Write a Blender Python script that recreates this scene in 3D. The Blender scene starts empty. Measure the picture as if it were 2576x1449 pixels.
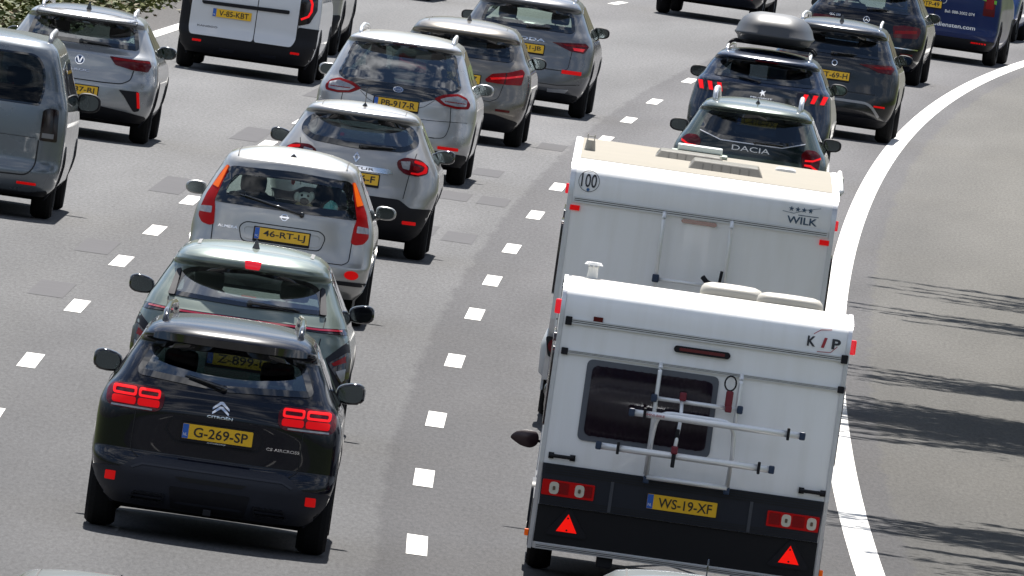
import bpy, bmesh, math, random
import numpy as np
from mathutils import Vector
from mathutils.geometry import delaunay_2d_cdt
C = bpy.context.scene.collection
R = math.radians
rng = random.Random(7)

# ------------------------------------------------------------------ camera
CAM_H, FPX, PITCH, ROLL = 7.65, 54600.0, math.atan(1873 / 54600.0), R(8.05)
cam = bpy.data.objects.new('camera', bpy.data.cameras.new('camera'))
C.objects.link(cam)
cam.data.sensor_width = 36
cam.data.lens = 36 * FPX / 2576
cam.data.clip_start = 1
cam.data.clip_end = 20000
from mathutils import Matrix
cam.matrix_world = (Matrix.Translation((0, 0, CAM_H)) @ Matrix.Rotation(R(90) - PITCH, 4, 'X') @ Matrix.Rotation(ROLL, 4, 'Z'))
bpy.context.scene.camera = cam

# ------------------------------------------------------------------ light
SUN_EL, SUN_AZ = R(58), R(-3)          # azimuth from +Y (the driving direction) to the right
w = bpy.data.worlds.new("World"); bpy.context.scene.world = w; w.use_nodes = True
nt = w.node_tree; nt.nodes.clear()
out = nt.nodes.new('ShaderNodeOutputWorld'); bg = nt.nodes.new('ShaderNodeBackground')
sky = nt.nodes.new('ShaderNodeTexSky'); sky.sky_type = 'NISHITA'; sky.sun_disc = False
sky.sun_elevation = SUN_EL; sky.sun_rotation = SUN_AZ; sky.air_density = 1.0; sky.dust_density = 0.15
tc = nt.nodes.new('ShaderNodeTexCoord'); mp = nt.nodes.new('ShaderNodeMapping'); mp.inputs['Scale'].default_value = (1, 1, 2.4)
nz = nt.nodes.new('ShaderNodeTexNoise'); nz.inputs['Scale'].default_value = 4.2; nz.inputs['Detail'].default_value = 7; nz.inputs['Roughness'].default_value = .56
rp = nt.nodes.new('ShaderNodeValToRGB'); rp.color_ramp.elements[0].position = .47; rp.color_ramp.elements[1].position = .60
nz2 = nt.nodes.new('ShaderNodeTexNoise'); nz2.inputs['Scale'].default_value = 7; nz2.inputs['Detail'].default_value = 5
cr = nt.nodes.new('ShaderNodeValToRGB')
cr.color_ramp.elements[0].position = .35; cr.color_ramp.elements[0].color = (3.0, 3.3, 3.9, 1)
cr.color_ramp.elements[1].position = .65; cr.color_ramp.elements[1].color = (13, 13, 13.2, 1)
mx = nt.nodes.new('ShaderNodeMix'); mx.data_type = 'RGBA'
L = nt.links.new
L(tc.outputs['Generated'], mp.inputs['Vector']); L(mp.outputs[0], nz.inputs['Vector']); L(mp.outputs[0], nz2.inputs['Vector'])
L(nz.outputs['Fac'], rp.inputs['Fac']); L(nz2.outputs['Fac'], cr.inputs['Fac'])
L(rp.outputs['Color'], mx.inputs['Factor']); L(sky.outputs['Color'], mx.inputs['A']); L(cr.outputs['Color'], mx.inputs['B'])
sz = nt.nodes.new('ShaderNodeSeparateXYZ'); L(tc.outputs['Generated'], sz.inputs[0])
hr = nt.nodes.new('ShaderNodeMapRange'); hr.inputs['From Min'].default_value = .0; hr.inputs['From Max'].default_value = .30; hr.inputs['To Min'].default_value = .16; hr.interpolation_type = 'SMOOTHSTEP'
L(sz.outputs[2], hr.inputs['Value'])            # sky dimmed towards the horizon to darken reflections in paint and roofs
hv = nt.nodes.new('ShaderNodeVectorMath'); hv.operation = 'SCALE'; L(mx.outputs['Result'], hv.inputs[0]); L(hr.outputs[0], hv.inputs['Scale'])
L(hv.outputs[0], bg.inputs['Color']); bg.inputs['Strength'].default_value = .055
L(bg.outputs[0], out.inputs[0])
sl = bpy.data.lights.new('sun', 'SUN'); sl.energy = 5; sl.angle = R(.5); sl.color = (1, .955, .89)
so = bpy.data.objects.new('sun', sl); C.objects.link(so)
sdir = Vector((math.sin(SUN_AZ) * math.cos(SUN_EL), math.cos(SUN_AZ) * math.cos(SUN_EL), math.sin(SUN_EL)))
so.rotation_euler = (-sdir).to_track_quat('-Z', 'Y').to_euler()
vs = bpy.context.scene.view_settings
vs.view_transform = 'Standard'; vs.look = 'None'; vs.exposure = 1.2; vs.gamma = 1
bpy.context.scene.cycles.max_bounces = 8
bpy.context.scene.cycles.transparent_max_bounces = 16

# ------------------------------------------------------------------ materials
MAT = {}
def mat(name, col, rough=.5, metal=0, coat=0, emit=None, es=0, spec=None, noise=0, nscale=20, bump=0, bscale=60):
    if name in MAT: return MAT[name]
    m = bpy.data.materials.new(name); m.use_nodes = True; MAT[name] = m
    t = m.node_tree; b = t.nodes['Principled BSDF']
    b.inputs['Base Color'].default_value = (*col, 1); b.inputs['Roughness'].default_value = rough
    b.inputs['Metallic'].default_value = metal; b.inputs['Coat Weight'].default_value = coat; b.inputs['Coat Roughness'].default_value = .03
    if spec is not None: b.inputs['Specular IOR Level'].default_value = spec
    if emit: b.inputs['Emission Color'].default_value = (*emit, 1); b.inputs['Emission Strength'].default_value = es
    if noise or bump:
        g = t.nodes.new('ShaderNodeTexCoord')
    if noise:
        n = t.nodes.new('ShaderNodeTexNoise'); n.inputs['Scale'].default_value = nscale; n.inputs['Detail'].default_value = 6
        x = t.nodes.new('ShaderNodeMix'); x.data_type = 'RGBA'
        x.inputs['A'].default_value = (*[c * (1 - noise) for c in col], 1); x.inputs['B'].default_value = (*[min(1, c * (1 + noise)) for c in col], 1)
        t.links.new(g.outputs['Object'], n.inputs['Vector']); t.links.new(n.outputs['Fac'], x.inputs['Factor']); t.links.new(x.outputs['Result'], b.inputs['Base Color'])
        r = t.nodes.new('ShaderNodeMapRange'); r.inputs['To Min'].default_value = rough * .8; r.inputs['To Max'].default_value = min(1, rough * 1.3)
        t.links.new(n.outputs['Fac'], r.inputs['Value']); t.links.new(r.outputs[0], b.inputs['Roughness'])
    if bump:
        n = t.nodes.new('ShaderNodeTexNoise'); n.inputs['Scale'].default_value = bscale; n.inputs['Detail'].default_value = 3
        u = t.nodes.new('ShaderNodeBump'); u.inputs['Strength'].default_value = bump; u.inputs['Distance'].default_value = .01
        t.links.new(g.outputs['Object'], n.inputs['Vector']); t.links.new(n.outputs['Fac'], u.inputs['Height']); t.links.new(u.outputs[0], b.inputs['Normal'])
    return m
def paint(name, col, metal=.55, rough=.3, coat=.75, spec=None):
    # a painted panel: faint film of road dust, thin clear coat over it
    m = mat(name, col, rough, metal, coat, spec=spec, noise=.07, nscale=1.7)
    return m
def glass(name, tint, refl=.10):
    if name in MAT: return MAT[name]
    m = bpy.data.materials.new(name); m.use_nodes = True; MAT[name] = m
    t = m.node_tree; t.nodes.clear()
    o = t.nodes.new('ShaderNodeOutputMaterial'); tr = t.nodes.new('ShaderNodeBsdfTransparent'); tr.inputs[0].default_value = (*tint, 1)
    gl = t.nodes.new('ShaderNodeBsdfGlossy'); gl.inputs['Roughness'].default_value = .015; gl.inputs['Color'].default_value = (.95, .97, 1, 1)
    f0 = t.nodes.new('ShaderNodeLayerWeight'); f0.inputs['Blend'].default_value = .5
    f1 = t.nodes.new('ShaderNodeMath'); f1.operation = 'POWER'; f1.inputs[1].default_value = 4.5
    t.links.new(f0.outputs['Facing'], f1.inputs[0]); f = f1
    a = t.nodes.new('ShaderNodeMath'); a.operation = 'ADD'; a.inputs[1].default_value = refl; a.use_clamp = True
    x = t.nodes.new('ShaderNodeMixShader')
    t.links.new(f.outputs[0], a.inputs[0]); t.links.new(a.outputs[0], x.inputs[0]); t.links.new(tr.outputs[0], x.inputs[1]); t.links.new(gl.outputs[0], x.inputs[2]); t.links.new(x.outputs[0], o.inputs[0])
    return m
RUBBER = mat('tyre_rubber', (.009, .009, .010), .85, spec=.2, bump=.3, bscale=40)
BLACKP = mat('black_plastic', (.010, .010, .013), .6, spec=.25, noise=.25, nscale=9)
CLAD = mat('grey_cladding', (.013, .014, .021), .6, spec=.3, noise=.2, nscale=6)
GLOSSB = mat('gloss_black', (.008, .008, .010), .08, coat=1)
FRIT = mat('window_frit', (.006, .006, .008), .05, coat=1)
INTER = mat('interior_fabric', (.03, .03, .035), .8)
INTERG = mat('interior_grey', (.10, .10, .105), .8)
CHROME = mat('chrome', (.8, .8, .82), .12, 1)
ALU = mat('aluminium', (.62, .63, .65), .34, .85, noise=.1)
RIM = mat('rim_metal', (.35, .36, .38), .35, .8)
SEAM = mat('panel_gap', (.006, .006, .007), .7)
PLATEY = mat('plate_yellow', (.86, .50, .015), .35)
PLATEB = mat('plate_blue', (.02, .12, .5), .35)
INK = mat('plate_ink', (.015, .014, .012), .5)
WHITEL = mat('white_lettering', (.85, .85, .85), .4)
RED = mat('red_lens', (.24, .001, .003), .25, coat=.15, spec=.2)
REDD = mat('dark_red_lens', (.09, .001, .004), .2, coat=.3, spec=.2)
REDLIT = mat('lit_red_lamp', (.40, .002, .003), .4, emit=(1, .010, .016), es=.17, spec=.08)
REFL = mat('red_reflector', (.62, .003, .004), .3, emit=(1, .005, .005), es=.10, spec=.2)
AMBER = mat('amber_lens', (.58, .09, .0), .3, coat=.1, spec=.3, emit=(1, .14, .0), es=.10)
CLEAR = mat('clear_lens', (.32, .32, .34), .15, .2, coat=.6, noise=.35, nscale=30)
SMOKE = mat('smoked_lens', (.012, .005, .007), .1, coat=.4)
MIRG = mat('mirror_glass', (.12, .145, .155), .04, 1)
GL = glass('tinted_glass', (.50, .60, .58), .13)
GLM = glass('grey_glass', (.13, .165, .17), .17)
GLT = glass('hatch_glass', (.72, .82, .80), .03)
GLP = glass('acrylic_sheet', (.50, .46, .50), .03)
GLV = glass('black_glass', (.04, .045, .05), .02)
GLD = glass('privacy_glass', (.08, .10, .13), .07)
GLC = glass('clear_glass', (.74, .84, .79), .10)

# ------------------------------------------------------------------ object helpers
def link(name, me, m=None, parent=None, smooth=True):
    o = bpy.data.objects.new(name, me); C.objects.link(o)
    if m is not None and not me.materials: me.materials.append(m)
    if smooth and len(me.polygons): me.polygons.foreach_set('use_smooth', [True] * len(me.polygons))
    if parent: o.parent = parent
    return o
def tag(o, label=None, cat=None, group=None, kind=None):
    if label: o['label'] = label
    if cat: o['category'] = cat
    if group: o['group'] = group
    if kind: o['kind'] = kind
    return o
def empty(name, loc, rz, label, cat, group=None):
    o = bpy.data.objects.new(name, None); C.objects.link(o); o.location = loc; o.rotation_euler = (0, 0, rz); o.empty_display_size = .3
    return tag(o, label, cat, group)
def obj_bm(name, bm, m, parent=None, smooth=True, bev=0):
    if bev:
        bmesh.ops.bevel(bm, geom=list(bm.edges), offset=bev, segments=2, affect='EDGES', profile=.6, clamp_overlap=True)
    bmesh.ops.recalc_face_normals(bm, faces=bm.faces)
    me = bpy.data.meshes.new(name); bm.to_mesh(me); bm.free()
    o = link(name, me, m, parent, smooth)
    return o
def box(bm, c, s, rz=0, rx=0, taper=None):
    M = Matrix.Translation(c) @ Matrix.Rotation(rz, 4, 'Z') @ Matrix.Rotation(rx, 4, 'X') @ Matrix.Diagonal((*s, 1))
    r = bmesh.ops.create_cube(bm, size=1, matrix=M)
    return r['verts']
def mbox(name, c, s, m, parent=None, bev=.01, rz=0, rx=0):
    bm = bmesh.new(); box(bm, c, s, rz, rx)
    o = obj_bm(name, bm, m, parent, smooth=False, bev=min(bev, min(s) * .45)); return o
def tube(bm, pts, r, seg=10, flat=1.0):
    """sweep a circle along a polyline"""
    pts = [Vector(p) for p in pts]; rings = []
    for i, p in enumerate(pts):
        d = (pts[min(i + 1, len(pts) - 1)] - pts[max(i - 1, 0)]).normalized()
        up = Vector((0, 0, 1)) if abs(d.z) < .95 else Vector((0, 1, 0))
        a = d.cross(up).normalized(); b = a.cross(d).normalized()
        rr = r[i] if isinstance(r, (list, tuple)) else r
        rings.append([bm.verts.new(p + a * math.cos(t) * rr + b * math.sin(t) * rr * flat) for t in [2 * math.pi * k / seg for k in range(seg)]])
    for i in range(len(rings) - 1):
        for k in range(seg): bm.faces.new((rings[i][k], rings[i][(k + 1) % seg], rings[i + 1][(k + 1) % seg], rings[i + 1][k]))
    bm.faces.new(rings[0]); bm.faces.new(rings[-1])
def mtube(name, pts, r, m, parent=None, seg=10, flat=1.0):
    bm = bmesh.new(); tube(bm, pts, r, seg, flat); return obj_bm(name, bm, m, parent)
def arcpts(pts, rad, n=5):
    """3-D polyline with its corners rounded"""
    pts = [Vector(p) for p in pts]; o = [pts[0]]
    for i in range(1, len(pts) - 1):
        a, b, c = pts[i - 1], pts[i], pts[i + 1]
        la, lc = (a - b).length, (c - b).length; q = min(rad, la * .49, lc * .49)
        p0 = b + (a - b) / la * q; p2 = b + (c - b) / lc * q
        for k in range(n + 1):
            t = k / n; o.append(p0 * (1 - t) ** 2 + b * 2 * t * (1 - t) + p2 * t * t)
    o.append(pts[-1]); return o
def fillet(poly, r, n=5):
    o = []; N = len(poly)
    for i in range(N):
        a, b, c = (Vector(poly[i - 1]), Vector(poly[i]), Vector(poly[(i + 1) % N]))
        la, lc = (a - b).length, (c - b).length
        q = min(r, la * .49, lc * .49)
        if q < 1e-4: o.append(tuple(b)); continue
        p0 = b + (a - b) / la * q; p2 = b + (c - b) / lc * q
        for k in range(n + 1):
            t = k / n; p = p0 * (1 - t) ** 2 + b * 2 * t * (1 - t) + p2 * t * t; o.append((p.x, p.y))
    return o
def inside(P, poly):
    """vectorised point in polygon: P (n,2)"""
    P = np.asarray(P, float).reshape(-1, 2)
    x, y = P[:, 0], P[:, 1]; c = np.zeros(len(P), bool); q = np.asarray(poly, float)
    for i in range(len(q)):
        x1, y1 = q[i - 1]; x2, y2 = q[i]
        if y1 == y2: continue
        m = ((y1 > y) != (y2 > y)) & (x < (x2 - x1) * (y - y1) / (y2 - y1) + x1); c ^= m
    return c
def segdist(P, poly):
    P = np.asarray(P, float); q = np.asarray(poly, float); d = np.full(len(P), 1e9)
    for i in range(len(q)):
        a, b = q[i - 1], q[i]; ab = b - a; l = (ab ** 2).sum()
        if l < 1e-14: continue
        t = np.clip(((P - a) @ ab) / l, 0, 1); d = np.minimum(d, np.hypot(*(P - a - t[:, None] * ab).T))
    return d
def densify(poly, res):
    o = []
    for i in range(len(poly)):
        a, b = np.array(poly[i], float), np.array(poly[(i + 1) % len(poly)], float)
        n = max(1, int(math.ceil(np.hypot(*(b - a)) / res)))
        for k in range(n): o.append(tuple(a + (b - a) * k / n))
    return o
def shrink(poly, d):
    """inset a polygon by d (mitred)"""
    n = len(poly); A = sum(poly[i - 1][0] * poly[i][1] - poly[i][0] * poly[i - 1][1] for i in range(n)); s = 1 if A > 0 else -1
    o = []
    for i in range(n):
        a, b, c = Vector(poly[i - 1]), Vector(poly[i]), Vector(poly[(i + 1) % n])
        e1 = (b - a); e2 = (c - b)
        if e1.length < 1e-6 or e2.length < 1e-6: continue
        e1.normalize(); e2.normalize()
        n1 = Vector((-e1.y, e1.x)) * s; n2 = Vector((-e2.y, e2.x)) * s
        m = n1 + n2
        if m.length < 1e-3: m = n1.copy()
        m.normalize(); k = d / max(.35, m.dot(n1)); o.append((b.x + m.x * k, b.y + m.y * k))
    return o
def patch(name, surf, poly, m, parent, off=.004, thick=.012, res=.05, r=0, holes=(), smooth=True):
    """a shell that lies on the surface surf(u, v) -> point, cut to poly, standing `off` proud with real thickness"""
    if r: poly = fillet(poly, r)
    rings = [densify(poly, res)] + [densify(h, res) for h in holes]
    V = []; E = []
    for rg in rings:
        b = len(V); V += rg; E += [(b + i, b + (i + 1) % len(rg)) for i in range(len(rg))]
    a = np.array(rings[0]); lo, hi = a.min(0), a.max(0)
    gx, gy = np.meshgrid(np.arange(lo[0] + res * .5, hi[0], res), np.arange(lo[1] + res * .5, hi[1], res)); G = np.stack([gx.ravel(), gy.ravel()], 1)
    if len(G):
        k = inside(G, rings[0]) & (segdist(G, rings[0]) > res * .4)
        for h in rings[1:]: k &= ~inside(G, h) & (segdist(G, h) > res * .4)
        V += [tuple(g) for g in G[k]]
    vo, eo, fo, *_ = delaunay_2d_cdt([Vector(v) for v in V], E, [], 0, 1e-6)
    cen = np.array([[(vo[f[0]].x + vo[f[1]].x + vo[f[2]].x) / 3, (vo[f[0]].y + vo[f[1]].y + vo[f[2]].y) / 3] for f in fo])
    k = inside(cen, rings[0])
    for h in rings[1:]: k &= ~inside(cen, h)
    F = [f for f, q in zip(fo, k) if q]
    P = []; NN = []
    e = .004
    for v in vo:
        p = surf(v.x, v.y); n = (surf(v.x + e, v.y) - surf(v.x - e, v.y)).cross(surf(v.x, v.y + e) - surf(v.x, v.y - e))
        n = n.normalized() if n.length > 1e-12 else Vector((0, -1, 0))
        NN.append(n); P.append(p)
    o = outward(surf)
    s = 1 if sum(n.dot(o) for n in NN) > 0 else -1
    bm = bmesh.new(); top = [bm.verts.new(p + n * s * off) for p, n in zip(P, NN)]
    for f in F:
        try: bm.faces.new([top[i] for i in f])
        except ValueError: pass
    if thick:
        be = [ed for ed in bm.edges if len(ed.link_faces) == 1]
        idx = {v: i for i, v in enumerate(top)}; low = {}
        for ed in be:
            for v in ed.verts:
                if v not in low: i = idx[v]; low[v] = bm.verts.new(P[i] + NN[i] * s * (off - thick))
        for ed in be:
            a_, b_ = ed.verts
            bm.faces.new((a_, b_, low[b_], low[a_]))
    for v in [v for v in bm.verts if not v.link_faces]: bm.verts.remove(v)
    bmesh.ops.recalc_face_normals(bm, faces=bm.faces)
    # orient outwards
    f0 = max(bm.faces, key=lambda f: f.calc_area() if all(v in set(top) for v in f.verts) else 0) if len(bm.faces) < 1 else bm.faces[:][0]
    if f0.normal.dot(o) < 0: bmesh.ops.reverse_faces(bm, faces=bm.faces)
    for ed in bm.edges:
        if len(ed.link_faces) == 2 and ed.calc_face_angle(0) > R(50): ed.smooth = False
    me = bpy.data.meshes.new(name); bm.to_mesh(me); bm.free()
    return link(name, me, m, parent, smooth)
def outward(surf): return getattr(surf, 'out', Vector((0, -1, 0)))
class Surf:
    def __init__(s, f, out): s.f = f; s.out = Vector(out)
    def __call__(s, u, v): return s.f(u, v)
def ribbon(pl, wd):
    """outline of a strip of width wd along an open polyline"""
    l = []; r = []
    for i, p in enumerate(pl):
        a = Vector(pl[max(i - 1, 0)]); b = Vector(pl[min(i + 1, len(pl) - 1)]); d = (b - a).normalized(); n = Vector((-d.y, d.x)) * wd / 2
        l.append((p[0] + n.x, p[1] + n.y)); r.append((p[0] - n.x, p[1] - n.y))
    return l + r[::-1]
def seam(surf, pl, parent, wd=.008, name='panel_seam', m=None, off=.0025, r=.0):
    if r:
        pp = arcpts([(*p, 0) for p in pl], r); pl = [(p.x, p.y) for p in pp]
    return patch(name, surf, ribbon(pl, wd), m or SEAM, parent, off, 0, .08)
FONTC = {}
def text_on(name, s, surf, cx, cz, width, height, m, parent, off=.003, bold=0, slant=0, ext=.002, flipx=1):
    key = (s, bold)
    if key not in FONTC:
        cu = bpy.data.curves.new('t', 'FONT'); cu.body = s; cu.size = 1; cu.offset = bold; cu.resolution_u = 3; cu.fill_mode = 'FRONT'
        ob = bpy.data.objects.new('t', cu); C.objects.link(ob); dg = bpy.context.evaluated_depsgraph_get(); dg.update()
        me = bpy.data.meshes.new_from_object(ob.evaluated_get(dg)); C.objects.unlink(ob); bpy.data.objects.remove(ob)
        bt = bmesh.new(); bt.from_mesh(me); ys_ = [v.co.y for v in bt.verts]; ya_, yb_ = min(ys_), max(ys_)
        for k_ in range(1, 8): bmesh.ops.bisect_plane(bt, geom=bt.verts[:] + bt.edges[:] + bt.faces[:], plane_co=(0, ya_ + (yb_ - ya_) * k_ / 8, 0), plane_no=(0, 1, 0))
        bt.to_mesh(me); bt.free()
        FONTC[key] = ([tuple(v.co) for v in me.vertices], [tuple(p.vertices) for p in me.polygons])
    V, F = FONTC[key]; a = np.array(V); lo, hi = a.min(0), a.max(0)
    me = bpy.data.meshes.new(name); P = []
    for x, y, z in V:
        v = (y - lo[1]) / (hi[1] - lo[1]) * height; u = (x - lo[0]) / (hi[0] - lo[0]) * width - width / 2 + slant * (v - height / 2)
        uu, vv = cx + u * flipx, cz + v - height / 2
        p = surf(uu, vv); e = .004
        n = (surf(uu + e, vv) - surf(uu - e, vv)).cross(surf(uu, vv + e) - surf(uu, vv - e)).normalized()
        if n.dot(outward(surf)) < 0: n = -n
        P.append(p + n * off)
    me.from_pydata(P, [], F)
    return link(name, me, m, parent, False)
def pchip(xs, ys):
    xs = np.array(xs, float); ys = np.array(ys, float); h = np.diff(xs); d = np.diff(ys) / h; n = len(xs); mm = np.zeros(n)
    for i in range(1, n - 1):
        if d[i - 1] * d[i] > 0:
            w1 = 2 * h[i] + h[i - 1]; w2 = h[i] + 2 * h[i - 1]; mm[i] = (w1 + w2) / (w1 / d[i - 1] + w2 / d[i])
    mm[0] = d[0]; mm[-1] = d[-1]
    xl = xs.tolist(); yl = ys.tolist(); ml = mm.tolist()
    import bisect
    def f(x):
        if x <= xl[0]: return yl[0]
        if x >= xl[-1]: return yl[-1]
        i = bisect.bisect_right(xl, x) - 1; hh = xl[i + 1] - xl[i]; t = (x - xl[i]) / hh
        return (yl[i] * (1 + 2 * t) * (1 - t) ** 2 + ml[i] * hh * t * (1 - t) ** 2 + yl[i + 1] * t * t * (3 - 2 * t) + ml[i + 1] * hh * t * t * (t - 1))
    return f

# ------------------------------------------------------------------ the road
_poly = [0.27481373, 0.04303793, 1.10805891, 1.8184579, 0.18186923]
def xc(Y):
    """lateral position of the dashed line between middle and right lane"""
    def f(y): return float(np.polyval(_poly, (y - 250) / 100))
    if Y < 165: return f(165) + (Y - 165) * (f(165.5) - f(165)) * 2
    if Y > 400: return f(400) + (Y - 400) * (f(400) - f(399))
    return f(Y)
def head(Y): return math.atan((xc(Y + 1) - xc(Y - 1)) / 2)
def road_pt(d, Y, z=0):
    h = head(Y); return Vector((xc(Y) + d * math.cos(h), Y - d * math.sin(h), z))
def strip(name, d0, d1, Y0, Y1, z, m, step=4, nd=1):
    n = max(1, int((Y1 - Y0) / step)); V = []; F = []; UV = []
    for i in range(n + 1):
        Y = Y0 + (Y1 - Y0) * i / n
        for j in range(nd + 1):
            d = d0 + (d1 - d0) * j / nd; V.append(road_pt(d, Y, z)); UV.append((d, Y))
    for i in range(n):
        for j in range(nd):
            a = i * (nd + 1) + j; F.append((a, a + 1, a + nd + 2, a + nd + 1))
    me = bpy.data.meshes.new(name); me.from_pydata(V, [], F); uv = me.uv_layers.new(name='UVMap')
    for p in me.polygons:
        for li, vi in zip(p.loop_indices, p.vertices): uv.data[li].uv = UV[vi]
    return tag(link(name, me, m, smooth=False), kind='structure')
def asphalt(name, stops, base, grain=.40, warm=(1, 1, 1)):
    """stops: lateral offset -> tone; patches, wheel tracks and stone grain on top"""
    m = bpy.data.materials.new(name); m.use_nodes = True; t = m.node_tree; b = t.nodes['Principled BSDF']; b.inputs['Roughness'].default_value = .8; b.inputs['Specular IOR Level'].default_value = .07
    uv = t.nodes.new('ShaderNodeUVMap'); sep = t.nodes.new('ShaderNodeSeparateXYZ'); t.links.new(uv.outputs[0], sep.inputs[0])
    mr = t.nodes.new('ShaderNodeMapRange'); mr.inputs['From Min'].default_value = -8; mr.inputs['From Max'].default_value = 9
    wob = t.nodes.new('ShaderNodeTexNoise'); wob.inputs['Scale'].default_value = .5; wob.inputs['Detail'].default_value = 4
    geo = t.nodes.new('ShaderNodeNewGeometry'); t.links.new(geo.outputs['Position'], wob.inputs['Vector'])
    ad = t.nodes.new('ShaderNodeMath'); ad.operation = 'MULTIPLY_ADD'; ad.inputs[1].default_value = .22
    t.links.new(wob.outputs['Fac'], ad.inputs[0]); t.links.new(sep.outputs[0], ad.inputs[2]); t.links.new(ad.outputs[0], mr.inputs['Value'])
    rp = t.nodes.new('ShaderNodeValToRGB'); cr = rp.color_ramp
    while len(cr.elements) > 1: cr.elements.remove(cr.elements[-1])
    for i, (d, v) in enumerate(stops):
        e = cr.elements[0] if i == 0 else cr.elements.new((d + 8) / 17)
        e.position = (d + 8) / 17; e.color = (*[v * q for q in warm], 1) if not isinstance(v, tuple) else (*v, 1)
    t.links.new(mr.outputs[0], rp.inputs['Fac'])
    # large blotches stretched along the road
    mp = t.nodes.new('ShaderNodeMapping'); mp.inputs['Scale'].default_value = (1.0, .07, 1); t.links.new(uv.outputs[0], mp.inputs[0])
    n1 = t.nodes.new('ShaderNodeTexNoise'); n1.inputs['Scale'].default_value = .8; n1.inputs['Detail'].default_value = 5; t.links.new(mp.outputs[0], n1.inputs[0])
    n2 = t.nodes.new('ShaderNodeTexNoise'); n2.inputs['Scale'].default_value = 19; n2.inputs['Detail'].default_value = 5; n2.inputs['Roughness'].default_value = .85
    mp2 = t.nodes.new('ShaderNodeMapping'); mp2.inputs['Scale'].default_value = (1.6, .14, 1); t.links.new(uv.outputs[0], mp2.inputs[0]); t.links.new(mp2.outputs[0], n2.inputs[0])
    r1 = t.nodes.new('ShaderNodeMapRange'); r1.inputs['From Min'].default_value = .3; r1.inputs['From Max'].default_value = .7; r1.inputs['To Min'].default_value = .84; r1.inputs['To Max'].default_value = 1.13
    r2 = t.nodes.new('ShaderNodeMapRange'); r2.inputs['From Min'].default_value = .3; r2.inputs['From Max'].default_value = .7; r2.inputs['To Min'].default_value = 1 - grain; r2.inputs['To Max'].default_value = 1 + grain
    t.links.new(n1.outputs['Fac'], r1.inputs['Value']); t.links.new(n2.outputs['Fac'], r2.inputs['Value'])
    mu = t.nodes.new('ShaderNodeMath'); mu.operation = 'MULTIPLY'; t.links.new(r1.outputs[0], mu.inputs[0]); t.links.new(r2.outputs[0], mu.inputs[1])
    vm = t.nodes.new('ShaderNodeVectorMath'); vm.operation = 'SCALE'; t.links.new(rp.outputs['Color'], vm.inputs[0]); t.links.new(mu.outputs[0], vm.inputs['Scale'])
    vb = t.nodes.new('ShaderNodeVectorMath'); vb.operation = 'SCALE'; t.links.new(vm.outputs[0], vb.inputs[0])
    ag = t.nodes.new('ShaderNodeMapRange'); ag.inputs['From Min'].default_value = 165; ag.inputs['From Max'].default_value = 275; ag.inputs['To Min'].default_value = base; ag.inputs['To Max'].default_value = base * 1.72   # grazing-light brightening of the far road, put into the base colour
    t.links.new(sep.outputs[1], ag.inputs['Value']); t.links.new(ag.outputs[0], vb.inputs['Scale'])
    t.links.new(vb.outputs[0], b.inputs['Base Color'])
    bu = t.nodes.new('ShaderNodeBump'); bu.inputs['Strength'].default_value = .5; bu.inputs['Distance'].default_value = .006
    n3 = t.nodes.new('ShaderNodeTexNoise'); n3.inputs['Scale'].default_value = 70; t.links.new(geo.outputs['Position'], n3.inputs['Vector']); t.links.new(n3.outputs['Fac'], bu.inputs['Height']); t.links.new(bu.outputs[0], b.inputs['Normal'])
    return m
stops = [(-8, (.68, .65, .62)), (-7.1, (.70, .67, .65)), (-7.0, (.95, .95, .95)), (-5.4, 1.1), (-3.9, (1.10, 1.09, 1.08)), (-3.3, (1.0, .99, 1.0)), (-2.4, (1.10, 1.09, 1.09)), (-1.6, (1.0, 1.0, 1.0)), (-.9, (1.10, 1.09, 1.09)),
         (-.22, (1.06, 1.05, 1.05)), (-.18, (.80, .785, .80)), (.7, (.90, .885, .90)), (1.0, (1.02, 1.01, 1.02)), (1.8, (.95, .94, .95)), (2.6, (1.0, .99, .99)), (3.3, (.84, .82, .83)), (4.02, (.78, .76, .765)), (4.06, (.88, .85, .79)), (5.3, (.90, .865, .78)), (9, (.72, .68, .58))]
stops = [(a, (v, v, v) if not isinstance(v, tuple) else v) for a, v in stops]
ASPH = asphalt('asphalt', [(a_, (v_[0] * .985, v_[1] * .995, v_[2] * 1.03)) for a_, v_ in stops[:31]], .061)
ASPH2 = mat('asphalt_dark_patch', (.084, .083, .088), .9, spec=.07, noise=.25, nscale=3)
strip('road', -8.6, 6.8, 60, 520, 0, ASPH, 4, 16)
LINE = mat('road_paint', (.58, .57, .55), .7, spec=.2, noise=.2, nscale=9)
GLR = glass('bright_glass', (.55, .66, .64), .24)
strip('left_edge_line', -7.15, -6.95, 240, 520, .004, LINE)
strip('right_edge_line', 3.44, 3.68, 60, 520, .004, LINE)
dashes2 = [163.91, 175.61, 187.44, 201.26, 214.0, 224.28, 235.23, 248.14, 260.19, 272.2, 284.21, 295.49, 307.45, 322.79, 335, 347, 359, 371, 383]
for Yd in [128, 140, 152] + dashes2: strip('lane_dash', -.08, .08, Yd - 1.6, Yd + 1.6, .004, LINE, 2)
for Yd in [128, 140, 152, 164, 175.87, 187.84, 201.62, 214.83, 225.06, 236.2, 248.5, 260.77, 272.53, 284.5, 296.5, 308.5, 320.5, 332.5, 345, 358, 370.75, 383]: strip('lane_dash', -3.63, -3.47, Yd - 1.6, Yd + 1.6, .004, LINE, 2)
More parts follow.
